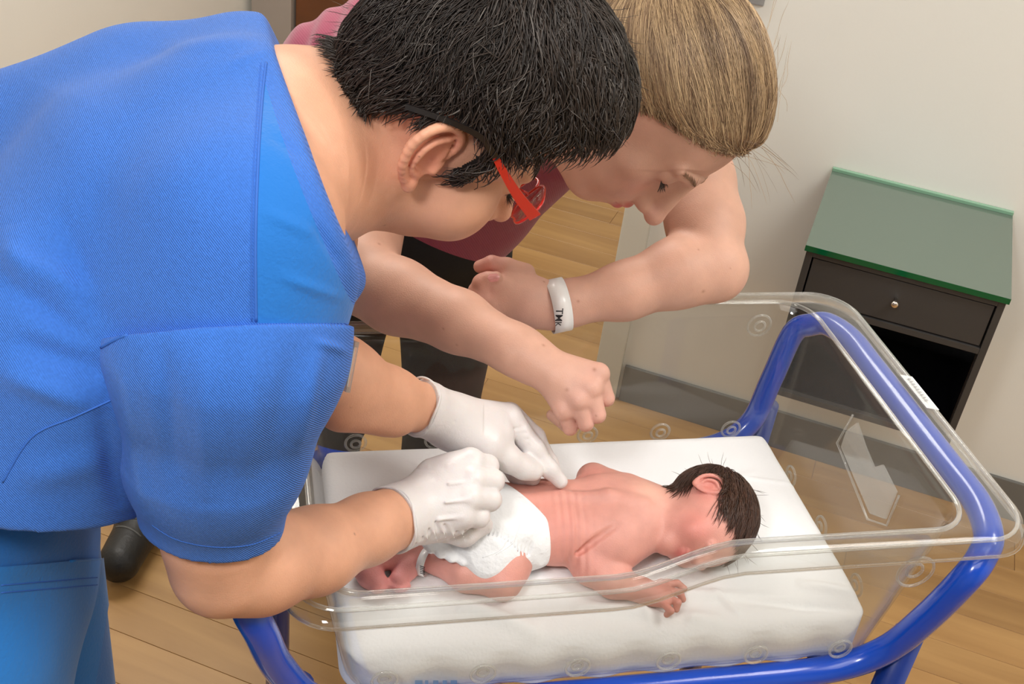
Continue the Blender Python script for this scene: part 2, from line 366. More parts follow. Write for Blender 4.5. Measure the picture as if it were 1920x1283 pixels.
for uu in (.052, .700):
    for vv in (CV + .205, CV - .205):
        zt = .825
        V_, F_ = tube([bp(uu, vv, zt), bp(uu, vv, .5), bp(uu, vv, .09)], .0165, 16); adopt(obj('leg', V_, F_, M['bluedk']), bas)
        c = bp(uu, vv, .045); parts = [tube([c + BV * -.014, c + BV * -.010, c + BV * .010, c + BV * .014], [.036, .045, .045, .036], 20)]
        V_, F_ = merge(parts); adopt(obj('caster', V_, F_, mat('caster_rubber', (.05, .05, .05), .6)), bas)
for vv in (CV + .205, CV - .205):
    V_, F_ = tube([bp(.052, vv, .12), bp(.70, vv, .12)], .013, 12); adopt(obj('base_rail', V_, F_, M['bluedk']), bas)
for uu in (.052, .700):
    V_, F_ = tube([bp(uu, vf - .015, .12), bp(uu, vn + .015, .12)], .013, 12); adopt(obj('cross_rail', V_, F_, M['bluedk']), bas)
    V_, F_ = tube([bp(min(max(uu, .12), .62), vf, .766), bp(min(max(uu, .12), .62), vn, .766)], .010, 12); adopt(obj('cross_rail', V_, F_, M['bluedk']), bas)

# ---------------------------------------------------------------- mattress under a white sheet
M['sheet'] = mat('white_cotton_sheet', (.88, .89, .90), .85, bump=[('noise', 260, .25), ('noise', 28, .35)], sheen=.2)
def hnoise(u, v, s, seed=0):
    r = np.random.default_rng(seed); z = 0
    for i in range(6):
        a = r.uniform(0, math.pi); f_ = s * r.uniform(.6, 1.6); z = z + np.sin((u * math.cos(a) + v * math.sin(a)) * f_ + r.uniform(0, 6))
    return z / 6
def crease(u, v, a, b, wid, amp):
    a = np.array(a); b = np.array(b); d_ = b - a; L2 = d_ @ d_; t = np.clip(((u - a[0]) * d_[0] + (v - a[1]) * d_[1]) / L2, 0, 1)
    q = (u - a[0] - t * d_[0]) * -d_[1] + (v - a[1] - t * d_[1]) * d_[0]; q = q / math.sqrt(L2)
    dd = np.hypot(u - a[0] - t * d_[0], v - a[1] - t * d_[1])
    return amp * np.exp(-(dd / wid) ** 2) * np.sin(math.pi * t) ** .5
mu0, mu1, mv0, mv1, mz = .098, .668, -1.110, -.782, .830
NU, NV = 230, 150; hu, hv2 = (mu1 - mu0) / 2, (mv1 - mv0) / 2; cu, cv = (mu0 + mu1) / 2, (mv0 + mv1) / 2
V_, F_ = [], []
uvs = []
for i in range(NU):
    for j in range(NV):
        a = (i / (NU - 1) * 2 - 1) * 1.16; b = (j / (NV - 1) * 2 - 1) * 1.24
        uvs.append((a, b))
uvs = np.array(uvs)
def rim_fold(s, h, edge=.012, drop=.045):   # s signed coordinate in units of half-size -> position, drop
    x_ = s * h; over = np.maximum(0, np.abs(x_) - (h - edge)); pos = np.where(over > 0, np.sign(x_) * ((h - edge) + edge * np.sin(np.minimum(over / edge, math.pi / 2))), x_)
    dz = np.where(over > 0, edge * (1 - np.cos(np.minimum(over / edge, math.pi / 2))) + np.maximum(0, over - edge * math.pi / 2), 0); return pos, dz
pu, du_ = rim_fold(uvs[:, 0], hu); pv, dv_ = rim_fold(uvs[:, 1], hv2, .020)
# rounded corners: pull the corners in
cr_ = .035; qu = np.maximum(0, np.abs(pu) - (hu - cr_)); qv = np.maximum(0, np.abs(pv) - (hv2 - cr_)); L_ = np.hypot(qu, qv) + 1e-9
sc_ = np.where((L_ > cr_) & (qu > 0) & (qv > 0), cr_ / L_, 1)
pu = np.where((qu > 0) & (qv > 0), np.sign(pu) * ((hu - cr_) + qu * sc_), pu); pv = np.where((qu > 0) & (qv > 0), np.sign(pv) * ((hv2 - cr_) + qv * sc_), pv)
zz = mz - np.minimum(np.maximum(du_, dv_), .046)
U_ = cu + pu; W_ = cv + pv
near = np.clip((W_ - (cv + hv2 - .10)) / .10, 0, 1)
zz = zz - .008 * near ** 2
zz += .0007 * hnoise(U_, W_, 45, 1) + .0005 * hnoise(U_, W_, 110, 2)
zz += crease(U_, W_, (.22, -.845), (.30, -.80), .010, .008) + crease(U_, W_, (.40, -.86), (.46, -.80), .010, -.008) + crease(U_, W_, (.50, -.83), (.66, -.80), .007, -.008) + crease(U_, W_, (.34, -.83), (.50, -.80), .008, .007)
zz += crease(U_, W_, (.56, -.90), (.64, -.86), .003, .0018) + crease(U_, W_, (.60, -1.02), (.67, -1.0), .003, .002) + crease(U_, W_, (.5, -.99), (.63, -1.03), .004, .0015)
zz += crease(U_, W_, (.45, -.84), (.60, -.815), .007, .006) + crease(U_, W_, (.36, -.88), (.46, -.83), .010, .004) + crease(U_, W_, (.25, -.86), (.36, -.885), .012, .004)
zz += crease(U_, W_, (.60, -.84), (.665, -.82), .007, .006) + crease(U_, W_, (.13, -.90), (.30, -.86), .004, .0015) + crease(U_, W_, (.20, -1.08), (.24, -1.02), .003, .0015)
zz += crease(U_, W_, (.30, -1.11), (.33, -1.04), .003, .0015) + crease(U_, W_, (.42, -.80), (.40, -.87), .004, .003) + crease(U_, W_, (.52, -.803), (.50, -.84), .004, .004)
W_ = W_ + np.where(np.abs(uvs[:, 1]) > .98, .0025 * np.sin(U_ * 90) * np.clip((mz - zz) / .03, 0, 1), 0)
for q in range(len(uvs)): V_.append(bp(U_[q], W_[q], zz[q]))
for i in range(NU - 1):
    for j in range(NV - 1): F_.append([i * NV + j, (i + 1) * NV + j, (i + 1) * NV + j + 1, i * NV + j + 1])
mt = empty('mattress', bp(cu, cv, zb + .004), 'thin white mattress under a creased white cotton sheet in the bassinet', 'mattress')
sh = adopt(obj('sheet', V_, F_, M['sheet']), mt); sh.modifiers.new('s', 'SOLIDIFY').thickness = .0008
inner = rrect(hu - .006, hv2 - .006, .03)
V_, F_ = loft([[bp(cu + p[0], cv + p[1], zb + .006) for p in inner], [bp(cu + p[0], cv + p[1], mz - .022) for p in inner]]); n_ = len(inner)
F_ += [list(range(n_))[::-1], [n_ + i for i in range(n_)]]; adopt(obj('foam_pad', V_, F_, mat('foam', (.75, .75, .72), .9), smooth=False), mt)
# blue print on the sheet, cut off by the lower edge of the picture
M['bprint'] = mat('pale_blue_print', (.25, .48, .78), .7)
for (px, w_) in ((778, 14), (797, 6), (812, 10), (830, 8), (845, 12)):
    q = [on_plane(px, 1276, BV, -.776), on_plane(px + w_, 1276, BV, -.776), on_plane(px + w_, 1296, BV, -.776), on_plane(px, 1296, BV, -.776)]
    obj('printed_letter', [p + BV * .000 for p in q], [[0, 1, 2, 3]], M['bprint'], sh, smooth=False).matrix_parent_inverse = Matrix.Identity(4)

# ================================================================ people: signed-distance sculpting in camera axes
def P(px, py, d): return np.array([(px - 960) / F_PX * d, -(py - 641.5) / F_PX * d, -d])
def to_cam(wp): return RW.T @ (np.asarray(wp, float) - CAM)
def to_world(V): return np.asarray(V) @ RW.T + CAM
def BZ(px, py, z): return to_cam(on_z(px, py, z))
def bcam(u, v, z): return to_cam(bp(u, v, z))
bU = RW.T @ BU; bV = RW.T @ BV; bZ = RW.T @ np.array([0, 0, 1.])
class Sdf:
    def __init__(s, vox): s.vox = vox; s.pr = []
    def _add(s, fn, lo, hi, k, mode): s.pr.append((fn, np.minimum(lo, hi), np.maximum(lo, hi), k, mode)); return s
    def cone(s, a, b, ra, rb, k=.008, mode='u', ax=None, sq=1.0):
        """tapered capsule; ax/sq: section scaled by sq along unit vector ax"""
        a = np.array(a, float); b = np.array(b, float); d = b - a; L2 = max(d @ d, 1e-12); m = max(ra, rb) * max(1, sq)
        if ax is not None: ax = nrm(ax)
        def fn(X, Y, Z):
            x, y, z = X - a[0], Y - a[1], Z - a[2]
            t = np.clip((x * d[0] + y * d[1] + z * d[2]) / L2, 0, 1)
            x = x - t * d[0]; y = y - t * d[1]; z = z - t * d[2]; q = x * x + y * y + z * z
            r = ra + (rb - ra) * t
            if ax is None: return np.sqrt(q) - r
            u = x * ax[0] + y * ax[1] + z * ax[2]; q2 = np.sqrt(np.maximum(q - u * u + (u / sq) ** 2, 1e-12))
            return (q2 - r) * min(1, 1 if sq >= 1 else (1 + sq) / 2)
        return s._add(fn, np.minimum(a, b) - m, np.maximum(a, b) + m, k, mode)
    def chain(s, pts, k=.008, mode='u', ax=None, sq=1.0):
        for p, q in zip(pts[:-1], pts[1:]): s.cone(p[0], q[0], p[1], q[1], k, mode, ax, sq)
        return s
    def ell(s, c, r, Mx=None, k=.01, mode='u'):
        c = np.array(c, float); r = np.array(r, float); Mx = np.eye(3) if Mx is None else np.array(Mx, float)
        ext = np.sqrt(((Mx * r) ** 2).sum(1))
        def fn(X, Y, Z):
            x, y, z = X - c[0], Y - c[1], Z - c[2]
            q = [x * Mx[0, i] + y * Mx[1, i] + z * Mx[2, i] for i in range(3)]
            k0 = np.sqrt((q[0] / r[0]) ** 2 + (q[1] / r[1]) ** 2 + (q[2] / r[2]) ** 2)
            k1 = np.sqrt((q[0] / r[0] ** 2) ** 2 + (q[1] / r[1] ** 2) ** 2 + (q[2] / r[2] ** 2) ** 2)
            return k0 * (k0 - 1) / np.maximum(k1, 1e-6)
        return s._add(fn, c - ext, c + ext, k, mode)
    def half(s, c, n, k=.0, lo=None, hi=None):
        """cut away the side n points to (optionally only inside a box)"""
        c = np.array(c, float); n = nrm(n)
        def fn(X, Y, Z): return -((X - c[0]) * n[0] + (Y - c[1]) * n[1] + (Z - c[2]) * n[2])
        s.pr.append((fn, lo, hi, k, 's')); return s
    def build(s, lo=None, hi=None):
        vs = s.vox
        if lo is None:
            lo = np.min([p[1] for p in s.pr if p[4] == 'u' and p[1] is not None], 0) - 4 * vs; hi = np.max([p[2] for p in s.pr if p[4] == 'u' and p[2] is not None], 0) + 4 * vs
        n = np.ceil((hi - lo) / vs).astype(int) + 1; A = np.full(n, .05, np.float32)
        ax = [(lo[i] + vs * np.arange(n[i])).astype(np.float32) for i in range(3)]
        for fn, l, h, k, mode in s.pr:
            mg = max(k, 0) * 1.0 + 3 * vs
            if l is None: i0 = np.zeros(3, int); i1 = n
            else: i0 = np.clip(np.floor((l - mg - lo) / vs).astype(int), 0, n); i1 = np.clip(np.ceil((h + mg - lo) / vs).astype(int) + 1, 0, n)
            if (i1 <= i0).any(): continue
            sl = tuple(slice(a, b) for a, b in zip(i0, i1))
            d = fn(ax[0][sl[0]][:, None, None], ax[1][sl[1]][None, :, None], ax[2][sl[2]][None, None, :]).astype(np.float32)
            B = A[sl]
            if mode == 'u':
                if k > 0:
                    hh = np.clip(k - np.abs(B - d), 0, None) / k; A[sl] = np.minimum(B, d) - hh * hh * k * .25
                else: A[sl] = np.minimum(B, d)
            else:
                d = -d
                if k > 0:
                    hh = np.clip(k - np.abs(B - d), 0, None) / k; A[sl] = np.maximum(B, d) + hh * hh * k * .25
                else: A[sl] = np.maximum(B, d)
        for i in range(3):
            e = [slice(None)] * 3; e[i] = 0; A[tuple(e)] = .01; e[i] = -1; A[tuple(e)] = .01
        g = openvdb.FloatGrid(); g.background = .05
        np.clip(A, -.05, .05, out=A); g.copyFromArray(A, tolerance=0.0)
        pts, quads = g.convertToQuads(isovalue=0.0); del A
        s.V = pts.astype(float) * vs + lo
        Q = quads[:, ::-1].astype(np.int64)
        a_, b_, c_ = s.V[Q[:, 0]], s.V[Q[:, 1]], s.V[Q[:, 2]]
        if (a_ * np.cross(b_, c_)).sum() + (a_ * np.cross(c_, s.V[Q[:, 3]])).sum() < 0: Q = np.ascontiguousarray(Q[:, ::-1])
        s.T = np.concatenate([Q[:, [0, 1, 2]], Q[:, [0, 2, 3]]]); s.Q = Q
        return s.V, Q
def vnormals(V, T):
    n = np.cross(V[T[:, 1]] - V[T[:, 0]], V[T[:, 2]] - V[T[:, 0]]); N = np.zeros_like(V)
    for i in range(3): np.add.at(N, T[:, i], n)
    return N / (np.linalg.norm(N, axis=1)[:, None] + 1e-12)
def tri(Q): return np.concatenate([Q[:, [0, 1, 2]], Q[:, [0, 2, 3]]]) if Q.shape[1] == 4 else Q
def smooth_mesh(V, Q, it=2, w_=.5):
    E = np.concatenate([Q[:, [i, (i + 1) % Q.shape[1]]] for i in range(Q.shape[1])]); E = np.concatenate([E, E[:, ::-1]])
    cnt = np.bincount(E[:, 0], minlength=len(V)).astype(float)
    for _ in range(it):
        A = np.stack([np.bincount(E[:, 0], V[E[:, 1], i], minlength=len(V)) for i in range(3)], 1) / np.maximum(cnt, 1)[:, None]; V = V + (A - V) * w_
    return V
def cut(V, T, f):
    """split a triangle mesh along f=0; returns (Vneg,Tneg),(Vpos,Tpos)"""
    f = np.where(np.abs(f) < 1e-7, 1e-7, f); sg = f > 0; c = sg[T].sum(1)
    V = list(map(tuple, V)) if False else V
    newV = []; memo = {}; tp, tn = [T[c == 3]], [T[c == 0]]; lp, ln = [], []
    base = len(V)
    def mid(a, b):
        key = (a, b) if a < b else (b, a)
        if key not in memo:
            t = f[a] / (f[a] - f[b]); memo[key] = base + len(newV); newV.append(V[a] + (V[b] - V[a]) * t)
        return memo[key]
    for t in T[(c == 1) | (c == 2)]:
        t = list(map(int, t)); s_ = [bool(sg[i]) for i in t]; lone = 0
        for i in range(3):
            if s_[i] != s_[(i + 1) % 3] and s_[i] != s_[(i + 2) % 3]: lone = i
        a, b, d_ = t[lone], t[(lone + 1) % 3], t[(lone + 2) % 3]; ab, ad = mid(a, b), mid(a, d_)
        (lp if s_[lone] else ln).append((a, ab, ad)); (ln if s_[lone] else lp).extend([(ab, b, d_), (ab, d_, ad)])
    VA = np.concatenate([V, np.array(newV).reshape(-1, 3)])
    out = []
    for tt, ll in ((tn, ln), (tp, lp)):
        T2 = np.concatenate(tt + [np.array(ll, np.int64).reshape(-1, 3)]); used = np.unique(T2); mp = np.full(len(VA), -1, np.int64); mp[used] = np.arange(len(used))
        out.append((VA[used], mp[T2]))
    return out
def largest(V, T):
    par = list(range(len(V)))
    def find(a):
        while par[a] != a: par[a] = par[par[a]]; a = par[a]
        return a
    for t in T.tolist():
        a, b, c = find(t[0]), find(t[1]), find(t[2]); par[b] = a; par[find(c)] = a
    r = np.array([find(t) for t in T[:, 0].tolist()]); v, n = np.unique(r, return_counts=True); T = T[r == v[n.argmax()]]
    used = np.unique(T); mp = np.full(len(V), -1, np.int64); mp[used] = np.arange(len(used)); return V[used], mp[T]
def fobj(name, V, Q, m, parent=None, col=None, world=True):
    """fast object from camera-space arrays"""
    V = to_world(V) if world else V; me = bpy.data.meshes.new(name); k = Q.shape[1]
    me.vertices.add(len(V)); me.vertices.foreach_set('co', V.astype(np.float32).ravel())
    me.loops.add(Q.size); me.loops.foreach_set('vertex_index', Q.astype(np.int32).ravel())
    me.polygons.add(len(Q)); me.polygons.foreach_set('loop_start', np.arange(0, Q.size, k, dtype=np.int32)); me.polygons.foreach_set('loop_total', np.full(len(Q), k, np.int32))
    me.update(calc_edges=True)
    if col is not None:
        a = me.color_attributes.new('Col', 'FLOAT_COLOR', 'POINT'); c = np.ones((len(V), 4), np.float32); c[:, :3] = col; a.data.foreach_set('color', c.ravel())
    o = link(name, me, m)
    if parent: adopt(o, parent)
    return o
def paint(V, base, spots):
    c = np.tile(np.array(base, float), (len(V), 1))
    for p, r, colr, s_ in spots:
        d2 = ((V - np.array(p)) ** 2).sum(1); w_ = (s_ * np.exp(-d2 / (r * r)))[:, None]; c = c * (1 - w_) + np.array(colr) * w_
    return c
def freckles(V, c, n, r, colr, seed, s_=.7, region=None):
    r_ = np.random.default_rng(seed); idx = np.arange(len(V)) if region is None else np.nonzero(region)[0]
    for i in r_.choice(idx, n):
        d2 = ((V - V[i]) ** 2).sum(1); rr = r * r_.uniform(.6, 1.5); w_ = (s_ * r_.uniform(.4, 1) * np.exp(-d2 / (rr * rr)))[:, None]; c = c * (1 - w_) + np.array(colr) * w_
    return c
def on_mesh(bvh, px, py):
    d = P(px, py, 1.0); d = d / np.linalg.norm(d); h = bvh.ray_cast(Vector((0, 0, 0)), Vector(d)); return (np.array(h[0]), np.array(h[1])) if h[0] else (None, None)
def bvh_of(V, T): return BVHTree.FromPolygons(V.tolist(), T.tolist())
def seam(name, bvh, pts, r, m, parent, lift=.0, n=10, push=None):
    Q = []
    for q in spline([(a, b, 0) for a, b in pts], n):
        h, nn = on_mesh(bvh, q[0], q[1])
        if h is not None and (not Q or np.linalg.norm(h - Q[-1]) < .05): Q.append(h + nn * lift)
    if len(Q) < 3: return None
    V, F = tube(Q, r, 6); o = obj(name, to_world(np.array(V)), F, m); adopt(o, parent); return o

def skinmat(name, rough, bumpst, sub=.12, redd=.04):
    return mat(name, (.8, .5, .4), rough, spec=.4, attr=True, noise=(38, redd, 6), bump=[('noise', 900, bumpst * .45), ('voro', 600, bumpst * .22)], sub=sub)

# ---------------------------------------------------------------- adult head
def head_sdf(s, H, Mh, sc=1.0, nose=1.0, ears=(1, -1), lidz=0, jaw=1.0, chin=(0, 0), cheek=0):
    R_, F_, U_ = Mh[:, 0], Mh[:, 1], Mh[:, 2]
    def L(x, y, z): return H + sc * (x * R_ + y * F_ + z * U_)
    E = lambda c, r, k=.012, mode='u', M2=None: s.ell(L(*c), np.array(r) * sc, Mh if M2 is None else Mh @ M2, k, mode)
    E((0, -.006, .045), (.075, .089, .086), 0.0); E((0, .028, .012), (.064, .066, .085), .03)
    E((0, .030, -.050), (.050 * jaw, .052, .045), .03); E((0, .075 + chin[0], -.086 + chin[1]), (.020, .016, .016), .02)
    for q in (1, -1):
        s.cone(L(q * .052 * jaw, -.002, -.045), L(q * .020, .066 + chin[0], -.086 + chin[1]), .017 * sc, .014 * sc, .02)
        E((q * .046, .062, -.014), (.020, .018, .018), .022)            # cheek
        if cheek: E((q * .046, .060, -.030), (.022, .024, .026), .03)
        E((q * .030, .074, -.040), (.022, .02, .024), .02)
    E((0, .070, -.050), (.032, .032, .032), .02)                          # muzzle
    for q in (1, -1):
        E((q * .034, .1015, .017), (.0140, .0125, .0100), .012, 's')         # socket
        E((q * .033, .0765, .015), (.0150, .0150, .0135), .004)           # lid over eyeball
        s.cone(L(q * .014, .094, .034), L(q * .046, .080, .033), .0065 * sc, .006 * sc, .012)   # brow
    s.cone(L(0, .084, .030), L(0, .092, -.020), .0125 * sc, .0185 * sc, .012)
    s.cone(L(0, .094, .028), L(0, .117 + .003 * nose, -.018), .0070 * sc, .0095 * sc * nose, .010)
    E((0, .119 + .004 * nose, -.022), (.0100 * nose, .0095, .0085), .009)
    for q in (1, -1):
        E((q * .0118, .106, -.027), (.0072, .010, .0072), .008); E((q * .0065, .113, -.0345), (.0035, .005, .003), .002, 's')
    E((0, .1000, -.0465), (.022, .0085, .0052), .004); E((0, .0980, -.0575), (.019, .0085, .0060), .004)
    s.cone(L(-.022, .096, -.0520), L(.022, .096, -.0520), .0012 * sc, .0012 * sc, .003, 's'); s.cone(L(0, .108, -.0518), L(0, .107, -.0518), .0018 * sc, .0018 * sc, .003, 's')
    for q in ears:
        a = math.radians(14)
        def Lr(x, y, z): return L(q * (x - (y) * .35), y * math.cos(a) - z * math.sin(a) - .006, y * math.sin(a) + z * math.cos(a))
        hx = [(.0765, .010, .002), (.080, .013, .018), (.083, .006, .031), (.086, -.008, .035), (.088, -.021, .027), (.087, -.026, .010), (.085, -.021, -.010), (.081, -.010, -.024), (.077, .001, -.031)]
        pl = spline([Lr(*p) for p in hx], 3)
        tmp = [(p, (.0036 if i < len(pl) - 4 else .0042) * sc) for i, p in enumerate(pl)]
        Mr = np.array([[1, 0, 0], [0, math.cos(a), -math.sin(a)], [0, math.sin(a), math.cos(a)]])
        E((q * .079, -.014, .002), (.0035, .017, .029), .004, 'u', Mr)
        s.chain(tmp, .0025)
        pl = spline([Lr(*p) for p in [(.083, .002, .024), (.086, -.010, .018), (.087, -.015, .004), (.084, -.010, -.012), (.081, -.001, -.019)]], 3)
        s.chain([(p, .0026 * sc) for p in pl], .003)
        c = Lr(.088, -.003, -.002); s.ell(c, np.array([.009, .008, .011]) * sc, Mh, .003, 's')
        s.cone(Lr(.079, .010, -.003), Lr(.081, .008, -.009), .0042 * sc, .0042 * sc, .003); s.cone(Lr(.080, -.002, -.027), Lr(.080, -.001, -.031), .0058 * sc, .0052 * sc, .004)
    return L
def head_paint(L, sc, base, lip, rosy, brow=None):
    sp = [(L(q * .04, .085, -.018), .022 * sc, rosy, .45) for q in (1, -1)] + [(L(0, .122, -.022), .014 * sc, rosy, .45)]
    sp += [(L(x, .104, z), .0075 * sc, lip, .75) for x in (-.014, -.005, .005, .014) for z in (-.047, -.056)]
    sp += [(L(q * .085, -.010, .004), .03 * sc, rosy, .4) for q in (1, -1)]
    return sp

# ---------------------------------------------------------------- hair strands: 3-sided tapered tubes following a surface
def strands(name, roots, norms, flow, length, seg, rad, bvh, m, parent, tone, jit=.25, lift=(.0, .004), stick=.9, wav=0, seed=3, grav=None, avoid=None):
    r_ = np.random.default_rng(seed); n = len(roots); pos = roots.copy(); pts = [pos.copy()]
    L_ = length * r_.uniform(.55, 1.25, n); stp = L_ / seg; rj = r_.normal(0, jit, (n, 3)); lf = r_.uniform(lift[0], lift[1], n)
    d = None
    for i in range(seg):
        fd = flow(pos) + rj + r_.normal(0, wav, (n, 3)); fd /= np.linalg.norm(fd, axis=1)[:, None] + 1e-9
        d = fd if d is None else d * .5 + fd * .5
        pos = pos + d * stp[:, None]
        if stick:
            for q in range(n):
                h = bvh.find_nearest(Vector(pos[q]))
                if h[0] is not None:
                    nn = np.array(h[1]); t = np.array(h[0]) + nn * lf[q] * (1 if i < seg - 1 else .8); pos[q] = pos[q] * (1 - stick) + t * stick
        if grav is not None: pos = pos + grav * (i / seg)
        pts.append(pos.copy())
    pts = np.stack(pts, 1)                      # n, seg+1, 3
    if avoid is not None:
        ok = np.ones(n, bool)
        for ac, ar in avoid: ok &= (np.linalg.norm(pts - ac, axis=2) > ar).all(1)
        pts, norms, roots = pts[ok], norms[ok], roots[ok]; n = len(pts)
    T = np.gradient(pts, axis=1); T /= np.linalg.norm(T, axis=2)[..., None] + 1e-12
    u = np.cross(T, norms[:, None, :] + 1e-4); u /= np.linalg.norm(u, axis=2)[..., None] + 1e-12; v = np.cross(T, u)
    taper = np.array([1.0] * (seg - 1) + [.7, .12])[None, :, None, None] if seg > 1 else 1
    ang = np.array([0, 2.094, 4.189]); ra = rad * r_.uniform(.7, 1.3, n)[:, None, None, None]
    V = pts[:, :, None, :] + ra * taper * (np.cos(ang)[None, None, :, None] * u[:, :, None, :] + np.sin(ang)[None, None, :, None] * v[:, :, None, :])
    s1 = seg + 1; base = (np.arange(n) * s1 * 3)[:, None, None]; i = np.arange(seg)[None, :, None]; j = np.arange(3)[None, None, :]; j2 = (j + 1) % 3
    a = base + i * 3 + j; b = base + i * 3 + j2; c = base + (i + 1) * 3 + j2; dd = base + (i + 1) * 3 + j
    Q = np.stack(np.broadcast_arrays(a, b, c, dd), -1).reshape(-1, 4)
    col = np.repeat(tone(roots, r_), s1 * 3, axis=0)
    o = fobj(name, V.reshape(-1, 3), Q, m, parent, col); o['kind'] = 'stuff'; return o
def hairmat(name, rough=.38):
    m_ = mat(name, (.1, .1, .1), rough, spec=.5, attr=True); b = m_.node_tree.nodes['Principled BSDF']; b.inputs['Anisotropic'].default_value = .4; return m_
def sample_surface(V, T, n, seed, keep=None):
    r_ = np.random.default_rng(seed); A = np.linalg.norm(np.cross(V[T[:, 1]] - V[T[:, 0]], V[T[:, 2]] - V[T[:, 0]]), axis=1)
    if keep is not None: A = A * keep(V[T].mean(1))
    i = r_.choice(len(T), n, p=A / A.sum()); a, b = r_.random(n), r_.random(n); f = a + b > 1; a[f] = 1 - a[f]; b[f] = 1 - b[f]
    p = V[T[i, 0]] * (1 - a - b)[:, None] + V[T[i, 1]] * a[:, None] + V[T[i, 2]] * b[:, None]
    nn = np.cross(V[T[i, 1]] - V[T[i, 0]], V[T[i, 2]] - V[T[i, 0]]); return p, nn / (np.linalg.norm(nn, axis=1)[:, None] + 1e-12)

# ================================================================ the baby, lying on its front
M['bskin'] = skinmat('newborn_skin', .5, .3, .15, .11)
b = Sdf(.0012)
pel = BZ(925, 985, .868); mid = BZ(1040, 978, .868); che = BZ(1145, 975, .871); upc = BZ(1195, 965, .873); nek = BZ(1238, 962, .878)
b.ell(BZ(915, 990, .868), (.052, .050, .040), np.array([bU, bV, bZ]).T, 0)
b.cone(pel, mid, .036, .034, .02, ax=bV, sq=1.42); b.cone(mid, che, .034, .037, .02, ax=bV, sq=1.46); b.cone(che, upc, .037, .032, .02, ax=bV, sq=1.5)
b.cone(upc, nek, .030, .026, .02, ax=bV, sq=1.15)
# head: crown towards the head end, face turned to the near side
hc = BZ(1322, 972, .879); hF = nrm(bV * .93 - bU * .30 - bZ * .18); hU = nrm(bU - hF * (bU @ hF)); hR = np.cross(hF, hU)
HB = np.array([hR, hF, hU]).T
def LB(x, y, z): return hc + x * hR + y * hF + z * hU
EB = lambda c, r, k=.01, mode='u': b.ell(LB(*c), r, HB, k, mode)
EB((0, -.010, .008), (.043, .056, .050), .012); EB((0, .022, -.004), (.036, .036, .040), .015); EB((0, .028, -.030), (.028, .024, .020), .012)
EB((0, .045, -.042), (.012, .010, .009), .01); EB((.022, .038, -.016), (.014, .013, .014), .01); EB((-.022, .038, -.016), (.014, .013, .014), .01)
for q in (1, -1):
    EB((q * .017, .058, .002), (.009, .006, .006), .006, 's'); EB((q * .017, .0485, .001), (.0085, .008, .0068), .002); b.cone(LB(q * .010, .0555, .0005), LB(q * .025, .0515, .0005), .0006, .0006, .0015, 's')
b.cone(LB(0, .054, .006), LB(0, .060, -.008), .0035, .0048, .005); EB((.0055, .0575, -.010), (.0035, .004, .0035), .003); EB((-.0055, .0575, -.010), (.0035, .004, .0035), .003)
EB((0, .0545, -.0205), (.010, .0045, .0026), .003); EB((0, .0535, -.0255), (.009, .0045, .003), .003); b.cone(LB(-.009, .058, -.023), LB(.009, .058, -.023), .0006, .0006, .001, 's')
# right ear (the one facing up)
ec = LB(.042, -.008, -.008)
def LE(x, y, z): return ec + x * hR + y * hF + z * hU
b.ell(LE(.000, -.002, .0), (.0025, .0105, .016), HB, .002)
b.chain([(LE(*p), .0021) for p in spline([(0.0, .006, .002), (.002, .006, .011), (.004, -.001, .0165), (.0055, -.010, .0135), (.0055, -.0135, .004), (.004, -.011, -.007), (.002, -.004, -.0145)], 3)], .0015)
b.chain([(LE(*p), .0016) for p in spline([(.003, .000, .011), (.0045, -.006, .007), (.004, -.007, -.002), (.002, -.002, -.009)], 3)], .0015)
b.ell(LE(.005, .000, -.001), (.004, .0045, .0055), HB, .002, 's'); b.ell(LE(.0015, -.001, -.0145), (.0028, .0035, .0035), HB, .002)
# near (right) arm folded under, elbow out to the near side
sh_ = BZ(1192, 990, .873); el = BZ(1108, 1062, .851); wr = BZ(1205, 1108, .841)
b.chain([(BZ(1170, 965, .878), .024), (sh_, .0250), (BZ(1150, 1028, .862), .0225), (el, .0200)], .012)
b.chain([(el, .0195), (BZ(1150, 1090, .847), .0175), (wr, .0125), (BZ(1222, 1116, .840), .0125)], .008)
b.ell(BZ(1240, 1117, .842), (.013, .0155, .009), np.array([bU, bV, bZ]).T, .006)
for (x0, y0, x1, y1, x2, y2, r_) in ((1250, 1096, 1270, 1094, 1283, 1104, .0048), (1252, 1108, 1275, 1112, 1280, 1124, .005), (1249, 1120, 1271, 1130, 1268, 1143, .0048), (1242, 1130, 1258, 1146, 1250, 1153, .0045)):
    b.chain([(BZ(x0, y0, .842), r_ - .0002), (BZ(x1, y1, .845), r_ - .0008), (BZ(x2, y2, .838), r_ - .0012)], .0010)
b.chain([(BZ(1228, 1104, .844), .0062), (BZ(1240, 1096, .845), .0052), (BZ(1253, 1094, .842), .0045)], .004)
# far (left) arm: shoulder blade and upper arm tucked along the far side
b.ell(BZ(1118, 908, .868), (.026, .016, .014), np.array([bU, bV, bZ]).T, .014)
b.chain([(BZ(1165, 925, .874), .021), (BZ(1112, 899, .860), .0165), (BZ(1140, 915, .846), .013)], .012)
# spine and the soft folds at the waist
b.chain([(BZ(950, 938, .9015), .0035), (BZ(1050, 932, .9035), .0035), (BZ(1140, 930, .910), .004), (BZ(1210, 945, .905), .004)], .010)
b.cone(BZ(1085, 1035, .872), BZ(1155, 985, .903), .0030, .0020, .005, 's')       # crease between arm and back
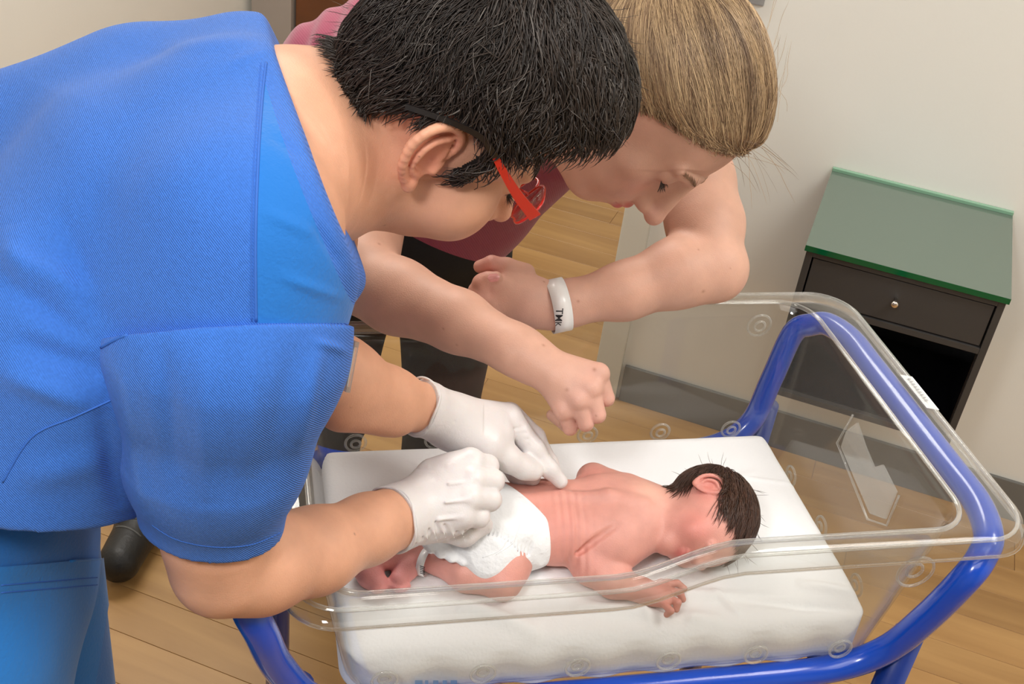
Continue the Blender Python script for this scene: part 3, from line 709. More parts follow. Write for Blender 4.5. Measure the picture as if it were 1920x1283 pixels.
# legs
b.chain([(BZ(925, 1020, .868), .030), (BZ(950, 1062, .858), .0235), (BZ(943, 1092, .850), .0195)], .010)
b.chain([(BZ(938, 1088, .850), .0185), (BZ(875, 1073, .850), .0205), (BZ(818, 1052, .847), .0135), (BZ(792, 1044, .846), .0115)], .006)
b.chain([(BZ(790, 1040, .846), .012), (BZ(765, 1062, .843), .0125), (BZ(748, 1088, .840), .0105)], .006)
for i, (x, y) in enumerate(((735, 1098), (742, 1102), (750, 1105), (757, 1103), (763, 1099))): b.ell(BZ(x, y, .839), (.0042, .0042, .0042), None, .002)
b.chain([(BZ(905, 960, .862), .028), (BZ(820, 985, .855), .022), (BZ(745, 1030, .850), .017), (BZ(690, 1060, .847), .0125)], .008)
b.chain([(BZ(682, 1062, .845), .0135), (BZ(694, 1080, .842), .0125), (BZ(708, 1094, .840), .0105)], .006)
for i, (x, y) in enumerate(((716, 1088), (719, 1095), (716, 1101), (710, 1105), (703, 1106))): b.ell(BZ(x, y, .838), (.0045, .0045, .0042), None, .002)
b.half(bcam(0, 0, .8305), -bZ, .004)
V, Q = b.build(); T = tri(Q)
N_ = vnormals(V, T); lu = (V - BZ(1062, 985, .88)) @ bU; lv = (V - BZ(1062, 985, .88)) @ bV; lz = (V - BZ(1062, 985, .88)) @ bZ
msk = np.exp(-(lu / .017) ** 2) * np.clip((lv + .030) / .02, 0, 1) * (N_ @ bZ > -.2); V = V + N_ * (msk * (.00075 * np.sin(lu * 720 + 3 * lv / .05) - .0003))[:, None]
base = (.67, .325, .265); red = (.64, .17, .145)
sp = [(LB(.03, .04, -.016), .022, red, .5), (ec, .017, red, .55), (LB(0, .055, -.023), .011, (.6, .12, .12), .8), (el, .022, red, .3), (BZ(1250, 1125, .84), .03, red, .35), (BZ(755, 1080, .845), .035, (.80, .30, .30), .6), (BZ(700, 1085, .845), .03, (.80, .30, .30), .6),
      (BZ(945, 1090, .85), .02, red, .35), (mid + bV * .03, .04, red, .22), (BZ(985, 915, .90), .04, (.68, .27, .21), .5), (BZ(1050, 985, .905), .03, red, .2), (BZ(1215, 930, .9), .02, (.9, .6, .45), .4), (LB(0, .05, .02), .03, (.85, .5, .4), .3), (BZ(1100, 900, .88), .03, red, .3)]
cB = paint(V, base, sp)
baby = empty('newborn_baby', to_world(BZ(1000, 985, .83)), 'newborn lying face down and asleep on the white sheet, wearing only a diaper', 'baby')
body = fobj('body', V, Q, M['bskin'], baby, cB); bvB = bvh_of(V, T)
# hair
def keepf(p):
    l = (p - hc) @ HB; x, y, z = l[:, 0], l[:, 1], l[:, 2]
    return (((y < .004 + .80 * z) & (z > -.010)) | ((y < -.020) & (z > -.036 + .5 * np.clip(-.03 - y, 0, 1)))) & (np.linalg.norm(l, axis=1) < .08) & (np.linalg.norm(p - ec, axis=1) > .0160)
roots, nn = sample_surface(V, T, 6500, 4, keepf)
tip = LB(0, .03, .075)
wh = LB(.012, -.045, .018)
def fl(p):
    d = p - wh; d = d / (np.linalg.norm(d, axis=1)[:, None] + 1e-6); return d * .9 - bZ * .1 + hF * .45
M['bhair'] = hairmat('baby_hair', .35)
def tone(p, r_):
    k = r_.uniform(.5, 1.4, len(p))[:, None]; return np.array([.060, .026, .015]) * k
strands('hair', roots, nn, fl, .026, 6, .00042, bvB, M['bhair'], baby, tone, jit=.16, lift=(.0004, .0028), wav=.12, seed=5, avoid=[(ec + hR * .005, .0135)])
roots, nn = sample_surface(V, T, 60, 14, keepf)
strands('stray_hair', roots, nn, lambda p: fl(p) + .6 * (p - hc) / .05, .02, 5, .00022, bvB, M['bhair'], baby, tone, jit=.4, stick=0, wav=.2, seed=6)
# darker scalp under the hair
sc_mask = keepf(V); W = np.array([.16, .07, .045]); cc = cB.copy(); cc[sc_mask] = cc[sc_mask] * .25 + W * .75
at_ = body.data.color_attributes['Col']; a4 = np.ones((len(V), 4), np.float32); a4[:, :3] = cc; at_.data.foreach_set('color', a4.ravel())
# diaper
M['diaper'] = mat('white_diaper', (.82, .83, .84), .8, bump=[('noise', 160, .6), ('noise', 55, 1.0)])
d = Sdf(.0011)
d.ell(BZ(915, 990, .868), (.058, .057, .047), np.array([bU, bV, bZ]).T, 0)
d.cone(BZ(900, 988, .868), BZ(992, 984, .868), .042, .038, .02, ax=bV, sq=1.42)
d.chain([(BZ(925, 1015, .868), .034), (BZ(918, 1045, .862), .031)], .012)
d.chain([(BZ(860, 975, .866), .033), (BZ(850, 1020, .86), .024)], .012)
for i in range(26):      # gathered leg cuff frill
    t = i / 25; x = 800 + (965 - 800) * t; y = 1018 + 30 * math.sin(t * 2.6) + 6 * math.sin(i * 2.1) ; d.ell(BZ(x, y, .876 - .012 * t), (.0055 + .0012 * math.sin(i * 3.7), .009, .0045), np.array([bU, bV, bZ]).T, .003)
d.cone(BZ(985, 1000, .890), BZ(1012, 1018, .878), .011, .008, .004, ax=bV, sq=1.4); d.cone(BZ(985, 1030, .872), BZ(1008, 1042, .862), .010, .009, .004, ax=bV, sq=1.4)
for i in range(16):
    x = 870 + i * 8; d.cone(BZ(x, 1038 + 12 * math.sin(i * .2), .878), BZ(x + 18, 985, .909), .0011, .0007, .003, 's')
pa_, pb_, pc_ = BZ(928, 905, .905), BZ(1020, 980, .892), BZ(975, 942, .86); nd_ = nrm(np.cross(pb_ - pa_, pa_ - (pa_ + bZ * .1))); nd_ = nd_ if nd_ @ (BZ(1060, 900, .9) - pa_) > 0 else -nd_
d.half(pa_, nd_, .002); d.half(BZ(1012, 985, .87), nrm(bU * 1 - bV * .05), .003); d.half(bcam(0, 0, .832), -bZ, .004)
Vd, Qd = d.build(); Td = tri(Qd)
di = fobj('diaper', Vd, Qd, M['diaper'], baby)
bvD = bvh_of(Vd, Td)
for i, (a_, b_) in enumerate((((930, 1040), (975, 985)), ((905, 1046), (955, 1005)))): seam('elastic_seam', bvD, [a_, ((a_[0] + b_[0]) / 2 + 8, (a_[1] + b_[1]) / 2 + 6), b_], .0006, M['diaper'], di)
# ankle band
M['band'] = mat('white_plastic_band', (.85, .85, .84), .3, coat=.3)
def band(name, c, axis, r, w_, parent, m_, squash=None, n=40, th=.0006, rx=None):
    axis = nrm(axis); u = np.cross(axis, [0, 0, 1.]); u = nrm(u) if rx is None else nrm(np.array(rx) - axis * (np.array(rx) @ axis)); v = np.cross(axis, u); r1, r2 = (r, r) if np.isscalar(r) else r
    rg = []
    for (s_, rr) in ((-w_ / 2, 0), (w_ / 2, 0), (w_ / 2, th), (-w_ / 2, th)):
        rg.append([c + axis * s_ + (r1 + rr) * u * math.cos(q) + (r2 + rr) * v * math.sin(q) for q in np.linspace(0, 2 * math.pi, n, endpoint=False)])
    rg.append(rg[0]); Vb, Fb = loft(rg); o = obj(name, to_world(np.array(Vb)), Fb, m_); adopt(o, parent); return o
bd = band('ankle_band', BZ(797, 1055, .8475), BZ(830, 1060, .848) - BZ(785, 1046, .846), .0142, .0085, baby, M['band'])
for i in range(5):
    q0 = BZ(789 + i * .6, 1060 + i * 3.2, .8625)
    V_, F_ = tube([q0, q0 + (BZ(797, 1061 + i * 3.2, .8625) - BZ(789, 1060 + i * 3.2, .8625))], .0006, 4); 
    hb_ = BVHTree.FromPolygons([tuple(to_cam(v.co)) for v in bd.data.vertices], [tuple(p.vertices) for p in bd.data.polygons])
    h, n2 = on_mesh(hb_, 792, 1063 + i * 3.2)
    if h is not None:
        ax_ = nrm(BZ(830, 1060, .848) - BZ(785, 1046, .846)); V_, F_ = tube([h - ax_ * .0028, h + ax_ * .0028], .00045, 4); adopt(obj('printed_bar', to_world(np.array(V_)), F_, M['ink']), baby)

# ================================================================ the mother, on the far side
M['mskin'] = skinmat('fair_skin', .5, .28, .12, .08)
M['maroon'] = mat('maroon_jersey', (.30, .035, .085), .8, bump=[('twill', 120, .2), ('noise', 25, .5)], sheen=.3)
M['black'] = mat('black_trouser_cloth', (.004, .004, .005), .8, bump=('noise', 200, .2))
HM = np.array([.1459, .2612, -1.2796]); MM = np.array([[-0.402, 0.24, 0.883], [-0.234, -0.96, 0.155], [0.885, -0.145, 0.442]])
s = Sdf(.0016)
LM = head_sdf(s, HM, MM, 1.0, nose=1.12, ears=())
nb_ = P(985, 160, 1.50)
s.cone(LM(0, -.03, -.055), LM(0, -.045, -.11), .052, .050, .02); s.cone(LM(0, -.045, -.11), nb_, .050, .058, .03)
s.cone(LM(0, .03, -.09), nb_ + [0.02, -.03, 0], .030, .045, .03)
RS = P(715, 170, 1.56); LS = P(1262, 215, 1.56)
s.chain([(RS, .055), (nb_, .055), (LS, .055)], .03)
# right arm (left in the picture)
s.chain([(RS, .056), (P(700, 360, 1.47), .047), (P(676, 500, 1.385), .044)], .02)
s.chain([(P(672, 520, 1.375), .043), (P(745, 556, 1.345), .0420), (P(860, 603, 1.305), .0335), (P(965, 655, 1.270), .0258), (P(1000, 676, 1.262), .0255)], .014, ax=None)
# right hand
s.cone(P(985, 665, 1.265), P(1040, 705, 1.250), .0225, .0200, .012); s.ell(P(955, 668, 1.250), (.008, .008, .006), None, .008)
mc = [(1122, 702, 1.245), (1108, 729, 1.238), (1086, 751, 1.238), (1058, 770, 1.245)]
pi_ = [(1137, 747, 1.252), (1120, 778, 1.242), (1098, 794, 1.242), (1069, 803, 1.252)]
for i in range(4):
    w0 = P(1005 + 8 * i - 8, 672 + 7 * i, 1.258); a = P(*mc[i]); p_ = P(*pi_[i]); r0 = (.0105, .0108, .0103, .0095)[i]
    s.cone(w0, a, .016, r0 + .0015, .008); s.ell(a + np.array([0, .001, .003]), (.0095, .0095, .0085), None, .006)
    back = np.array([-.004, .002, -.024]); s.chain([(a, r0 - .0006), (p_, r0 - .0016), (p_ + back, r0 - .0022), (p_ + back + np.array([-.014, .010, -.006]), r0 - .003)], .0014)
s.chain([(P(1030, 690, 1.28), .014), (P(1078, 712, 1.285), .012), (P(1105, 742, 1.285), .0095)], .008)
# left arm (right in the picture), elbow propped on the rim of the bassinet
s.chain([(LS, .056), (P(1302, 340, 1.50), .048), (P(1322, 420, 1.475), .0455), (P(1330, 492, 1.452), .0405)], .02)
s.ell(P(1344, 510, 1.450), (.026, .030, .026), None, .022)
s.chain([(P(1342, 505, 1.45), .038), (P(1270, 512, 1.442), .0415), (P(1170, 546, 1.432), .0335), (P(1062, 570, 1.422), .0262), (P(1030, 575, 1.42), .0258)], .016)
# left hand, loosely closed
s.cone(P(1035, 575, 1.42), P(990, 566, 1.415), .0250, .0225, .012)
s.cone(P(1000, 548, 1.415), P(952, 520, 1.412), .0200, .0165, .012); s.cone(P(1000, 578, 1.415), P(925, 566, 1.41), .022, .0185, .014); s.cone(P(985, 560, 1.41), P(930, 545, 1.408), .0225, .018, .012)
s.chain([(P(985, 512, 1.413), .0120), (P(950, 500, 1.408), .0105), (P(922, 494, 1.405), .0092), (P(900, 500, 1.412), .0080)], .004)        # index
s.chain([(P(948, 538, 1.402), .0125), (P(906, 530, 1.395), .0105), (P(893, 545, 1.400), .0100)], .004)
s.chain([(P(900, 530, 1.394), .0090), (P(915, 523, 1.391), .0084), (P(930, 521, 1.390), .0076)], .003)                                      # folded fingertip with nail
s.chain([(P(920, 565, 1.402), .0125), (P(898, 556, 1.398), .0105), (P(905, 545, 1.395), .009)], .004)
s.chain([(P(925, 583, 1.405), .0115), (P(905, 575, 1.402), .0095), (P(912, 562, 1.398), .0085)], .004)
V, Q = s.build(); T = tri(Q)
base = (.65, .375, .275); rosy = (.68, .27, .225)
sp = head_paint(LM, 1, base, (.60, .10, .11), rosy)
for a in mc + pi_: sp.append((P(*a), .012, (.66, .28, .24), .5))
sp += [(P(x, y, 1.40), .018, (.66, .28, .24), .5) for x, y in ((900, 560), (905, 500), (925, 490), (910, 530))] + [(P(1090, 740, 1.25), .05, (.66, .39, .33), .4), (P(1000, 570, 1.41), .05, (.74, .46, .40), .4), (P(700, 420, 1.43), .06, (.66, .33, .22), .35)]
cM = paint(V, base, sp)
px_ = 960 + F_PX * V[:, 0] / -V[:, 2]
cM = freckles(V, cM, 46, .0014, (.36, .17, .10), 21, .8, region=(V[:, 1] < .12))
mother = empty('person', to_world(P(780, 460, 1.9)) * [1, 1, 0], 'fair-haired person in a maroon shirt leaning over the far side of the bassinet', 'person')
mb = fobj('body', V, Q, M['mskin'], mother, cM); bvM = bvh_of(V, T)
# lips tinted, eyebrow, lashes
M['mhair'] = hairmat('fair_hair', .42)
def brow_strands(L, q, n, colr, name, parent, bvh, seed, z0=.035, up=.010):
    r_ = np.random.default_rng(seed); rt = []
    for i in range(n):
        t = r_.random(); rt.append(L(q * (.012 + .034 * t), .102 - .016 * t * t, z0 + .004 * math.sin(t * 2.6) + r_.normal(0, .0013)))
    rt = np.array(rt); out = [bvh.find_nearest(Vector(p)) for p in rt]; rt = np.array([list(o[0]) for o in out]); nn = np.array([list(o[1]) for o in out])
    dirv = nrm(L(q * .05, .08, z0 + .012) - L(q * .015, .1, z0)); strands(name, rt, nn, lambda p: np.tile(dirv, (len(p), 1)), .008, 4, .00022, bvh, M['mhair'], parent, lambda p, r: np.array(colr) * r.uniform(.6, 1.4, len(p))[:, None], jit=.25, lift=(.0003, .0012), seed=seed)
def lashes(L, q, n, colr, name, parent, bvh, seed, H, z=.009):
    r_ = np.random.default_rng(seed); rt = []
    for i in range(n):
        t = r_.uniform(-1, 1); rt.append(L(q * (.033 + .0125 * t), .0905 - .004 * t * t, z - .0015 * (1 - t * t)))
    rt = np.array(rt); out = [bvh.find_nearest(Vector(p)) for p in rt]; rt = np.array([list(o[0]) for o in out]); nn = np.array([list(o[1]) for o in out])
    F_ = nrm(L(0, 1, 0) - L(0, 0, 0)); U_ = nrm(L(0, 0, 1) - L(0, 0, 0)); strands(name, rt, nn, lambda p: np.tile(F_ * .9 - U_ * .35, (len(p), 1)), .0105, 4, .00026, bvh, M['mhair'], parent, lambda p, r: np.tile(np.array(colr), (len(p), 1)), jit=.32, stick=0, seed=seed)
for q in (1, -1):
    brow_strands(LM, q, 110, (.38, .22, .13), 'eyebrow', mother, bvM, 31 + q); lashes(LM, q, 50, (.05, .035, .03), 'eyelashes', mother, bvM, 41 + q, HM)
# hair: a cap combed back to a tie at the back of the head
def hairfield(L, V, H, Mh, hf):
    p = (V - H) @ Mh; return hf(p[:, 0], p[:, 1], p[:, 2])
h = Sdf(.002)
def E2(sd_, L, Mh, c, r, k=.015, mode='u'): sd_.ell(L(*c), r, Mh, k, mode)
E2(h, LM, MM, (0, -.014, .048), (.083, .108, .090), 0); E2(h, LM, MM, (0, .030, .055), (.066, .064, .060), .03); E2(h, LM, MM, (0, -.075, .0), (.060, .045, .055), .03)
E2(h, LM, MM, (0, -.118, .045), (.022, .022, .022), .02)
Vh, Qh = h.build(); Th = tri(Qh)
def hlM(x, y, z): return z - np.where(y > .02, .034 + np.clip(y - .02, 0, 1) * .86 + .008 * np.clip(.06 - np.abs(x), 0, 1) / .06, np.where(y > -.05, .034 - (.02 - y) * 1.8, -.093))
f = hairfield(LM, Vh, HM, MM, hlM)
wt = np.clip(1 - f / .032, 0, 1) ** 1.5 * (((Vh - HM) @ MM)[:, 1] > -.03)
for i in np.nonzero((wt > 0) & (f > -.02))[0]:      # the combed hair lies down on the skin towards the hairline
    r = bvM.find_nearest(Vector(Vh[i])); Vh[i] = Vh[i] * (1 - .9 * wt[i]) + (np.array(r[0]) + np.array(r[1]) * .0012) * .9 * wt[i]
(_, _), (Vc, Tc) = cut(Vh, Th, f); Vc, Tc = largest(Vc, Tc)
M['mcap'] = mat('fair_hair_base', (.26, .15, .075), .5, bump=('noise', 60, .6))
bvH = bvh_of(Vh, Th)
fobj('hair', Vc, Tc, M['mcap'], mother)
tie = LM(0, -.145, .052)
def flM(p):
    d = tie - p; dist = np.linalg.norm(d, axis=1)[:, None]; return d / dist + MM[:, 0] * (.10 * np.sin(p[:, :1] * 90 + p[:, 1:2] * 60)) 
def toneM(p, r_):
    l = (p - tie) @ MM; a = np.arctan2(l[:, 0], l[:, 2]) ; k = .5 + .28 * np.sin(a * 17 + 1.3) + .2 * np.sin(a * 41) + .14 * np.sin(a * 83 + 2) + r_.normal(0, .20, len(p)); k = np.clip(k, 0, 1)[:, None]
    return (np.array([.170, .100, .058]) * (1 - k) + np.array([.60, .42, .235]) * k) * r_.uniform(.85, 1.15, len(p))[:, None]
roots, nn = sample_surface(Vc, Tc, 12500, 8)
strands('hair_strands', roots, nn, flM, .11, 8, .00034, bvH, M['mhair'], mother, toneM, jit=.07, lift=(.0003, .004), wav=.05, seed=9)
# front rows start at the hairline
edge = np.abs(hairfield(LM, Vc, HM, MM, hlM)) < .006
r2 = Vc[edge][rng.choice(edge.sum(), 1900)] + rng.normal(0, .0022, (1900, 3)) + MM[:, 1] * .001; n2 = np.tile(MM[:, 2], (len(r2), 1))
strands('hair_strands', r2, n2, flM, .12, 9, .00042, bvH, M['mhair'], mother, toneM, jit=.10, lift=(.0005, .003), wav=.06, seed=10)
fz = hairfield(LM, V, HM, MM, hlM); zone = (fz < .001) & (fz > -.010) & (((V - HM) @ MM)[:, 1] > -.02)
r3 = V[zone][rng.choice(zone.sum(), 2400, p=np.exp(-np.abs(fz[zone]) / .004) / np.exp(-np.abs(fz[zone]) / .004).sum())]
strands('hairline_strands', r3, np.tile(MM[:, 1], (len(r3), 1)), flM, .034, 6, .00024, bvM, M['mhair'], mother, toneM, jit=.22, lift=(.0002, .007), wav=.1, seed=17)
# ponytail off the back of the head, falling behind
pt = []
for i in range(900):
    o_ = np.array([rng.normal(0, .009), rng.normal(0, .009), rng.normal(0, .009)]); pt.append(tie + o_)
pt = np.array(pt); dT = nrm(-MM[:, 1] * .7 - MM[:, 2] * .5 + np.array([-.5, .1, -.2]))
strands('hair_strands', pt, np.tile(MM[:, 0], (len(pt), 1)), lambda p: np.tile(dT, (len(p), 1)) , .16, 9, .0006, bvH, M['mhair'], mother, toneM, jit=.12, stick=0, wav=.1, seed=12, grav=np.array([-.004, -.003, -.003]))
V_, F_ = tube([LM(*(np.array([math.cos(q), 0, math.sin(q)]) * .014 + np.array([0, -.134, .050]))) for q in np.linspace(0, 2 * math.pi, 17)[:-1]], .004, 8, closed=True)
adopt(obj('hair_tie', to_world(np.array(V_)), F_, M['black']), mother)
# a few loose strands at the brow
lr = []
for i in range(16):
    t = rng.random(); lr.append(LM(rng.uniform(.0, .055), .085 - .03 * t, .098 + rng.uniform(-.012, .03) * (1 - t)))
lr = np.array(lr); strands('loose_strands', lr, np.tile(MM[:, 0], (len(lr), 1)), lambda p: np.tile(nrm(MM[:, 2] * .5 + MM[:, 1] * .9 - MM[:, 0] * .1), (len(p), 1)), .055, 8, .0002, bvH, M['mhair'], mother, toneM, jit=.35, stick=0, wav=.12, seed=13, grav=np.array([-.0012, -.0022, 0]))
lr = np.array([LM(rng.uniform(-.05, .06), rng.uniform(-.05, .06), .140 - abs(rng.normal(0, .004))) for i in range(18)])
strands('loose_strands', lr, np.tile(MM[:, 0], (len(lr), 1)), lambda p: np.tile(nrm(MM[:, 2] * .35 - MM[:, 1] * .9), (len(p), 1)), .05, 7, .00018, bvH, M['mhair'], mother, toneM, jit=.25, stick=0, wav=.12, seed=15)
# maroon shirt
c = Sdf(.0035)
hipW = to_world(P(752, 445, 1.86)); hip = to_cam(hipW)
up = nrm(P(965, 150, 1.57) - hip); sx = nrm(LS - RS); sx = nrm(sx - up * (sx @ up)); sf = np.cross(up, sx)
Mt = np.array([sx, sf, up]).T
ctr = P(965, 160, 1.60)
c.cone(ctr - up * .05, ctr - up * .25, .112, .100, 0, ax=sx, sq=1.45); c.cone(ctr - up * .25, hip + up * .02, .100, .112, .04, ax=sx, sq=1.32)
c.chain([(RS, .068), (nb_ + np.array([0, -.01, -.03]), .062), (LS, .068)], .05); c.chain([(RS, .070), (P(704, 300, 1.50), .066)], .04); c.chain([(LS, .070), (P(1285, 275, 1.525), .062)], .04)
c.cone(RS + [.0, 0, 0], ctr - up * .15, .07, .09, .05); c.cone(P(636, 158, 1.62), P(760, 80, 1.64), .092, .085, .05)
c.half(P(703, 330, 1.485), nrm(P(700, 400, 1.45) - P(706, 300, 1.50)), 0, lo=P(600, 420, 1.45) - .06, hi=P(800, 290, 1.5) + .06)
c.half(P(1290, 290, 1.52), nrm(P(1310, 380, 1.48) - P(1285, 260, 1.53)), 0, lo=P(1180, 400, 1.5) - .04, hi=P(1400, 270, 1.5) + .05)
c.ell(LM(0, -.04, -.13), (.062, .062, .05), MM, .01, 's')
Vs, Qs = c.build(); Vs = smooth_mesh(Vs, Qs, 2)
# hanging folds across the shoulder
pxs = 960 + F_PX * Vs[:, 0] / -Vs[:, 2]; pys = 641.5 - F_PX * Vs[:, 1] / -Vs[:, 2]; Ns = vnormals(Vs, tri(Qs))
amp = .0035 * np.exp(-((pxs - 640) / 110) ** 2) * np.exp(-((pys - 70) / 110) ** 2); Vs = Vs + Ns * (amp * np.sin((pxs * .9 + pys * .35) * .16))[:, None]
fobj('maroon_shirt', Vs, Qs, M['maroon'], mother)
# black trousers
c = Sdf(.005)
c.cone(hip + up * .06, hip - up * .03, .112, .118, 0, ax=sx, sq=1.36)
hw = to_world(hip); sxw = RW @ sx; sxw[2] = 0; sxw = nrm(sxw)
for q in (1, -1):
    bk = np.array([-sxw[1], sxw[0], 0]); hj = hw + sxw * .085 * q + np.array([0, 0, -.03]); kn_ = hw + sxw * .10 * q + bk * .07 + np.array([0, 0, -.40]); ak = hw + sxw * .105 * q + bk * .22; ak[2] = .07
    c.chain([(to_cam(hj), .092), (to_cam(kn_), .066), (to_cam(ak), .056)], .03)
Vs, Qs = c.build(); fobj('black_trousers', smooth_mesh(Vs, Qs, 1), Qs, M['black'], mother)
for q in (1, -1):
    ak = hw + sxw * .105 * q + bk * .22; fwd = np.array([sxw[1], -sxw[0], 0]); fwd = fwd if fwd[1] < 0 else -fwd
    c = Sdf(.004); a = np.array([ak[0], ak[1], .045]); c.chain([(to_cam(a - fwd * .05), .042), (to_cam(a + fwd * .06), .038), (to_cam(a + fwd * .12), .032)], .02); c.half(to_cam([0, 0, .003]), -bZ, 0)
    Vs, Qs = c.build(); fobj('shoe', Vs, Qs, M['black'], mother)
# white paper band on the left wrist with its print
wc = P(1045, 573, 1.421); wa = nrm(P(1170, 546, 1.432) - P(1030, 575, 1.42))
wb = band('wristband', wc, wa, (.0322, .0322), .0222, mother, M['band'], rx=[0, 1, 0])
hb_ = BVHTree.FromPolygons([tuple(to_cam(v.co)) for v in wb.data.vertices], [tuple(p.vertices) for p in wb.data.polygons])
def text_on(name, body_, bvh, px, py, size, along, m_, parent, depth=.0001):
    """small flat lettering lying on a surface; 'along' = pixel direction the line of text runs"""
    h, nn = on_mesh(bvh, px, py)
    if h is None: return None
    h2, _ = on_mesh(bvh, px + along[0], py + along[1])
    nn = -nn if nn[2] < 0 else nn
    xd = np.array([along[0], -along[1], 0.]); xd = nrm(xd - nn * (xd @ nn)); yd = np.cross(nn, xd)
    cu_ = bpy.data.curves.new(name, 'FONT'); cu_.body = body_; cu_.size = size; cu_.align_x = 'CENTER'; cu_.align_y = 'CENTER'; cu_.extrude = .00005; cu_.offset = .0001
    tmp = bpy.data.objects.new(name, cu_); COL.objects.link(tmp); bpy.context.view_layer.update(); me = bpy.data.meshes.new_from_object(tmp.evaluated_get(bpy.context.evaluated_depsgraph_get())); bpy.data.objects.remove(tmp)
    Vt = np.array([v.co for v in me.vertices]); Vt = h + nn * .0006 + Vt[:, :1] * xd + Vt[:, 1:2] * yd + Vt[:, 2:] * nn
    F = [list(p.vertices) for p in me.polygons]
    for i in range(len(Vt)):
        r = bvh.find_nearest(Vector(Vt[i]))
        if r[0] is not None: Vt[i] = np.array(r[0]) + (Vt[i] - np.array(r[0])) * min(1, .0004 / (np.linalg.norm(Vt[i] - np.array(r[0])) + 1e-9))
    o = obj(name, to_world(Vt), F, m_, smooth=False); adopt(o, parent); return o
text_on('lettering', 'TMK', hb_, 1047, 597, .0125, (0, 1), M['ink'], mother)
text_on('lettering', '......', hb_, 1040, 600, .006, (0, 1), M['ink'], mother)
# fingernail
def nail(bvh, px, py, L_, W_, ang, m_, parent):
    h, nn = on_mesh(bvh, px, py)
    if h is None: return
    nn = nn if nn[2] > 0 else -nn; xd = np.array([math.cos(ang), math.sin(ang), 0]); xd = nrm(xd - nn * (xd @ nn)); yd = np.cross(nn, xd); Vn = []; Fn = []
    n_ = 9; m2 = 7
    for i in range(n_):
        for j in range(m2):
            a_ = (i / (n_ - 1) * 2 - 1); b_ = (j / (m2 - 1) * 2 - 1) * math.sqrt(max(0, 1 - abs(a_) ** 3)); p = h + xd * a_ * L_ + yd * b_ * W_ ; r = bvh.find_nearest(Vector(p)); Vn.append(np.array(r[0]) + np.array(r[1]) * .0004)
    for i in range(n_ - 1):
        for j in range(m2 - 1): Fn.append([i * m2 + j, (i + 1) * m2 + j, (i + 1) * m2 + j + 1, i * m2 + j + 1])
    o = obj('fingernail', to_world(np.array(Vn)), Fn, m_); adopt(o, parent)
M['nail'] = mat('pink_nail', (.72, .32, .30), .2, coat=.4)
nail(bvM, 926, 521, .0075, .0055, .1, M['nail'], mother)

# ================================================================ the nurse, at the foot end
M['nskin'] = skinmat('tanned_skin', .5, .3, .12, .08)
M['scrub'] = mat('blue_scrub_twill', (.034, .160, .60), .85, bump=[('twill', 260, .5), ('noise', 30, .3)], sheen=.08, noise=(400, .10, 2))
M['panel'] = mat('bright_blue_panel_cloth', (.005, .150, .52), .85, bump=[('noise', 300, .3), ('noise', 35, .5)], sheen=.2)
M['trouser'] = mat('blue_trouser_cloth', (.008, .140, .48), .85, bump=[('noise', 300, .3), ('noise', 22, .5)], sheen=.2)
M['thread'] = mat('blue_seam_thread', (.030, .13, .50), .8)
M['latex'] = mat('white_latex_glove', (.72, .68, .67), .38, bump=[('noise', 90, .35), ('noise', 700, .12)], sub=.15)
HN = np.array([-.0702, .1934, -.987]); MN = np.array([[.1356, .6227, .7706], [-.6613, -.5223, .5384], [.7378, -.5826, .341]])
s = Sdf(.0016)
LN = head_sdf(s, HN, MN, 1.0, nose=.88, ears=(1, -1), chin=(-.012, .014), cheek=1)
nbN = P(520, 250, .97)
rs = P(478, 430, .86); ls = P(590, 225, 1.16)
s.cone(LN(0, -.035, -.05), nbN, .054, .060, .025); s.cone(LN(.0, -.005, -.065), P(560, 300, .965), .048, .055, .03)
s.chain([(rs, .062), (P(500, 290, .95), .062), (ls, .056)], .04); s.cone(P(500, 290, .95), P(560, 225, 1.04), .06, .050, .04)
# right arm (near side)
s.chain([(rs, .058), (P(420, 760, .90), .046), (P(410, 1000, .955), .0420), (P(412, 1056, .972), .0385)], .02)
s.ell(P(408, 1086, .972), (.023, .020, .025), None, .018)
s.chain([(P(424, 1060, .975), .0400), (P(486, 1056, 1.000), .0415), (P(590, 1033, 1.055), .0370), (P(690, 992, 1.115), .0310), (P(750, 968, 1.150), .0275), (P(800, 950, 1.17), .024)], .016)
# left arm (far side)
s.chain([(ls, .056), (P(560, 450, 1.11), .050), (P(545, 640, 1.075), .044)], .02)
s.chain([(P(545, 650, 1.075), .043), (P(640, 712, 1.12), .0375), (P(730, 748, 1.17), .0290), (P(800, 768, 1.205), .0225), (P(850, 785, 1.225), .020)], .016)
s.cone(P(640, 775, 1.12), P(740, 790, 1.17), .016, .012, .02)
# chin, throat
s.cone(LN(0, .035, -.070), P(600, 330, .99), .028, .050, .03); s.cone(P(520, 228, 1.02), P(600, 235, 1.0), .054, .052, .03); s.cone(P(530, 330, .93), P(600, 340, .965), .060, .046, .03)
V, Q = s.build(); T = tri(Q)
base = (.68, .355, .225); rosy = (.70, .27, .185)
sp = head_paint(LN, 1, base, (.55, .14, .12), rosy) + [(LN(.083, -.008, z), .016, (.80, .30, .20), .5) for z in (-.02, .0, .02)] + [(LN(0, .07, .06), .05, (.80, .52, .34), .4), (P(560, 165, 1.0), .06, (.74, .42, .30), .3), (P(390, 1100, .95), .04, (.80, .50, .36), .3)]
cN = paint(V, base, sp)
cN = freckles(V, cN, 30, .0010, (.16, .07, .05), 22, .75, region=(V[:, 0] > -.32))
nurse = empty('person', to_world(P(-20, 1120, 1.05)) * [1, 1, 0], 'dark-haired person in blue scrubs, red glasses and white gloves bending over the bassinet', 'person')
fobj('body', V, Q, M['nskin'], nurse, cN); bvN = bvh_of(V, T)
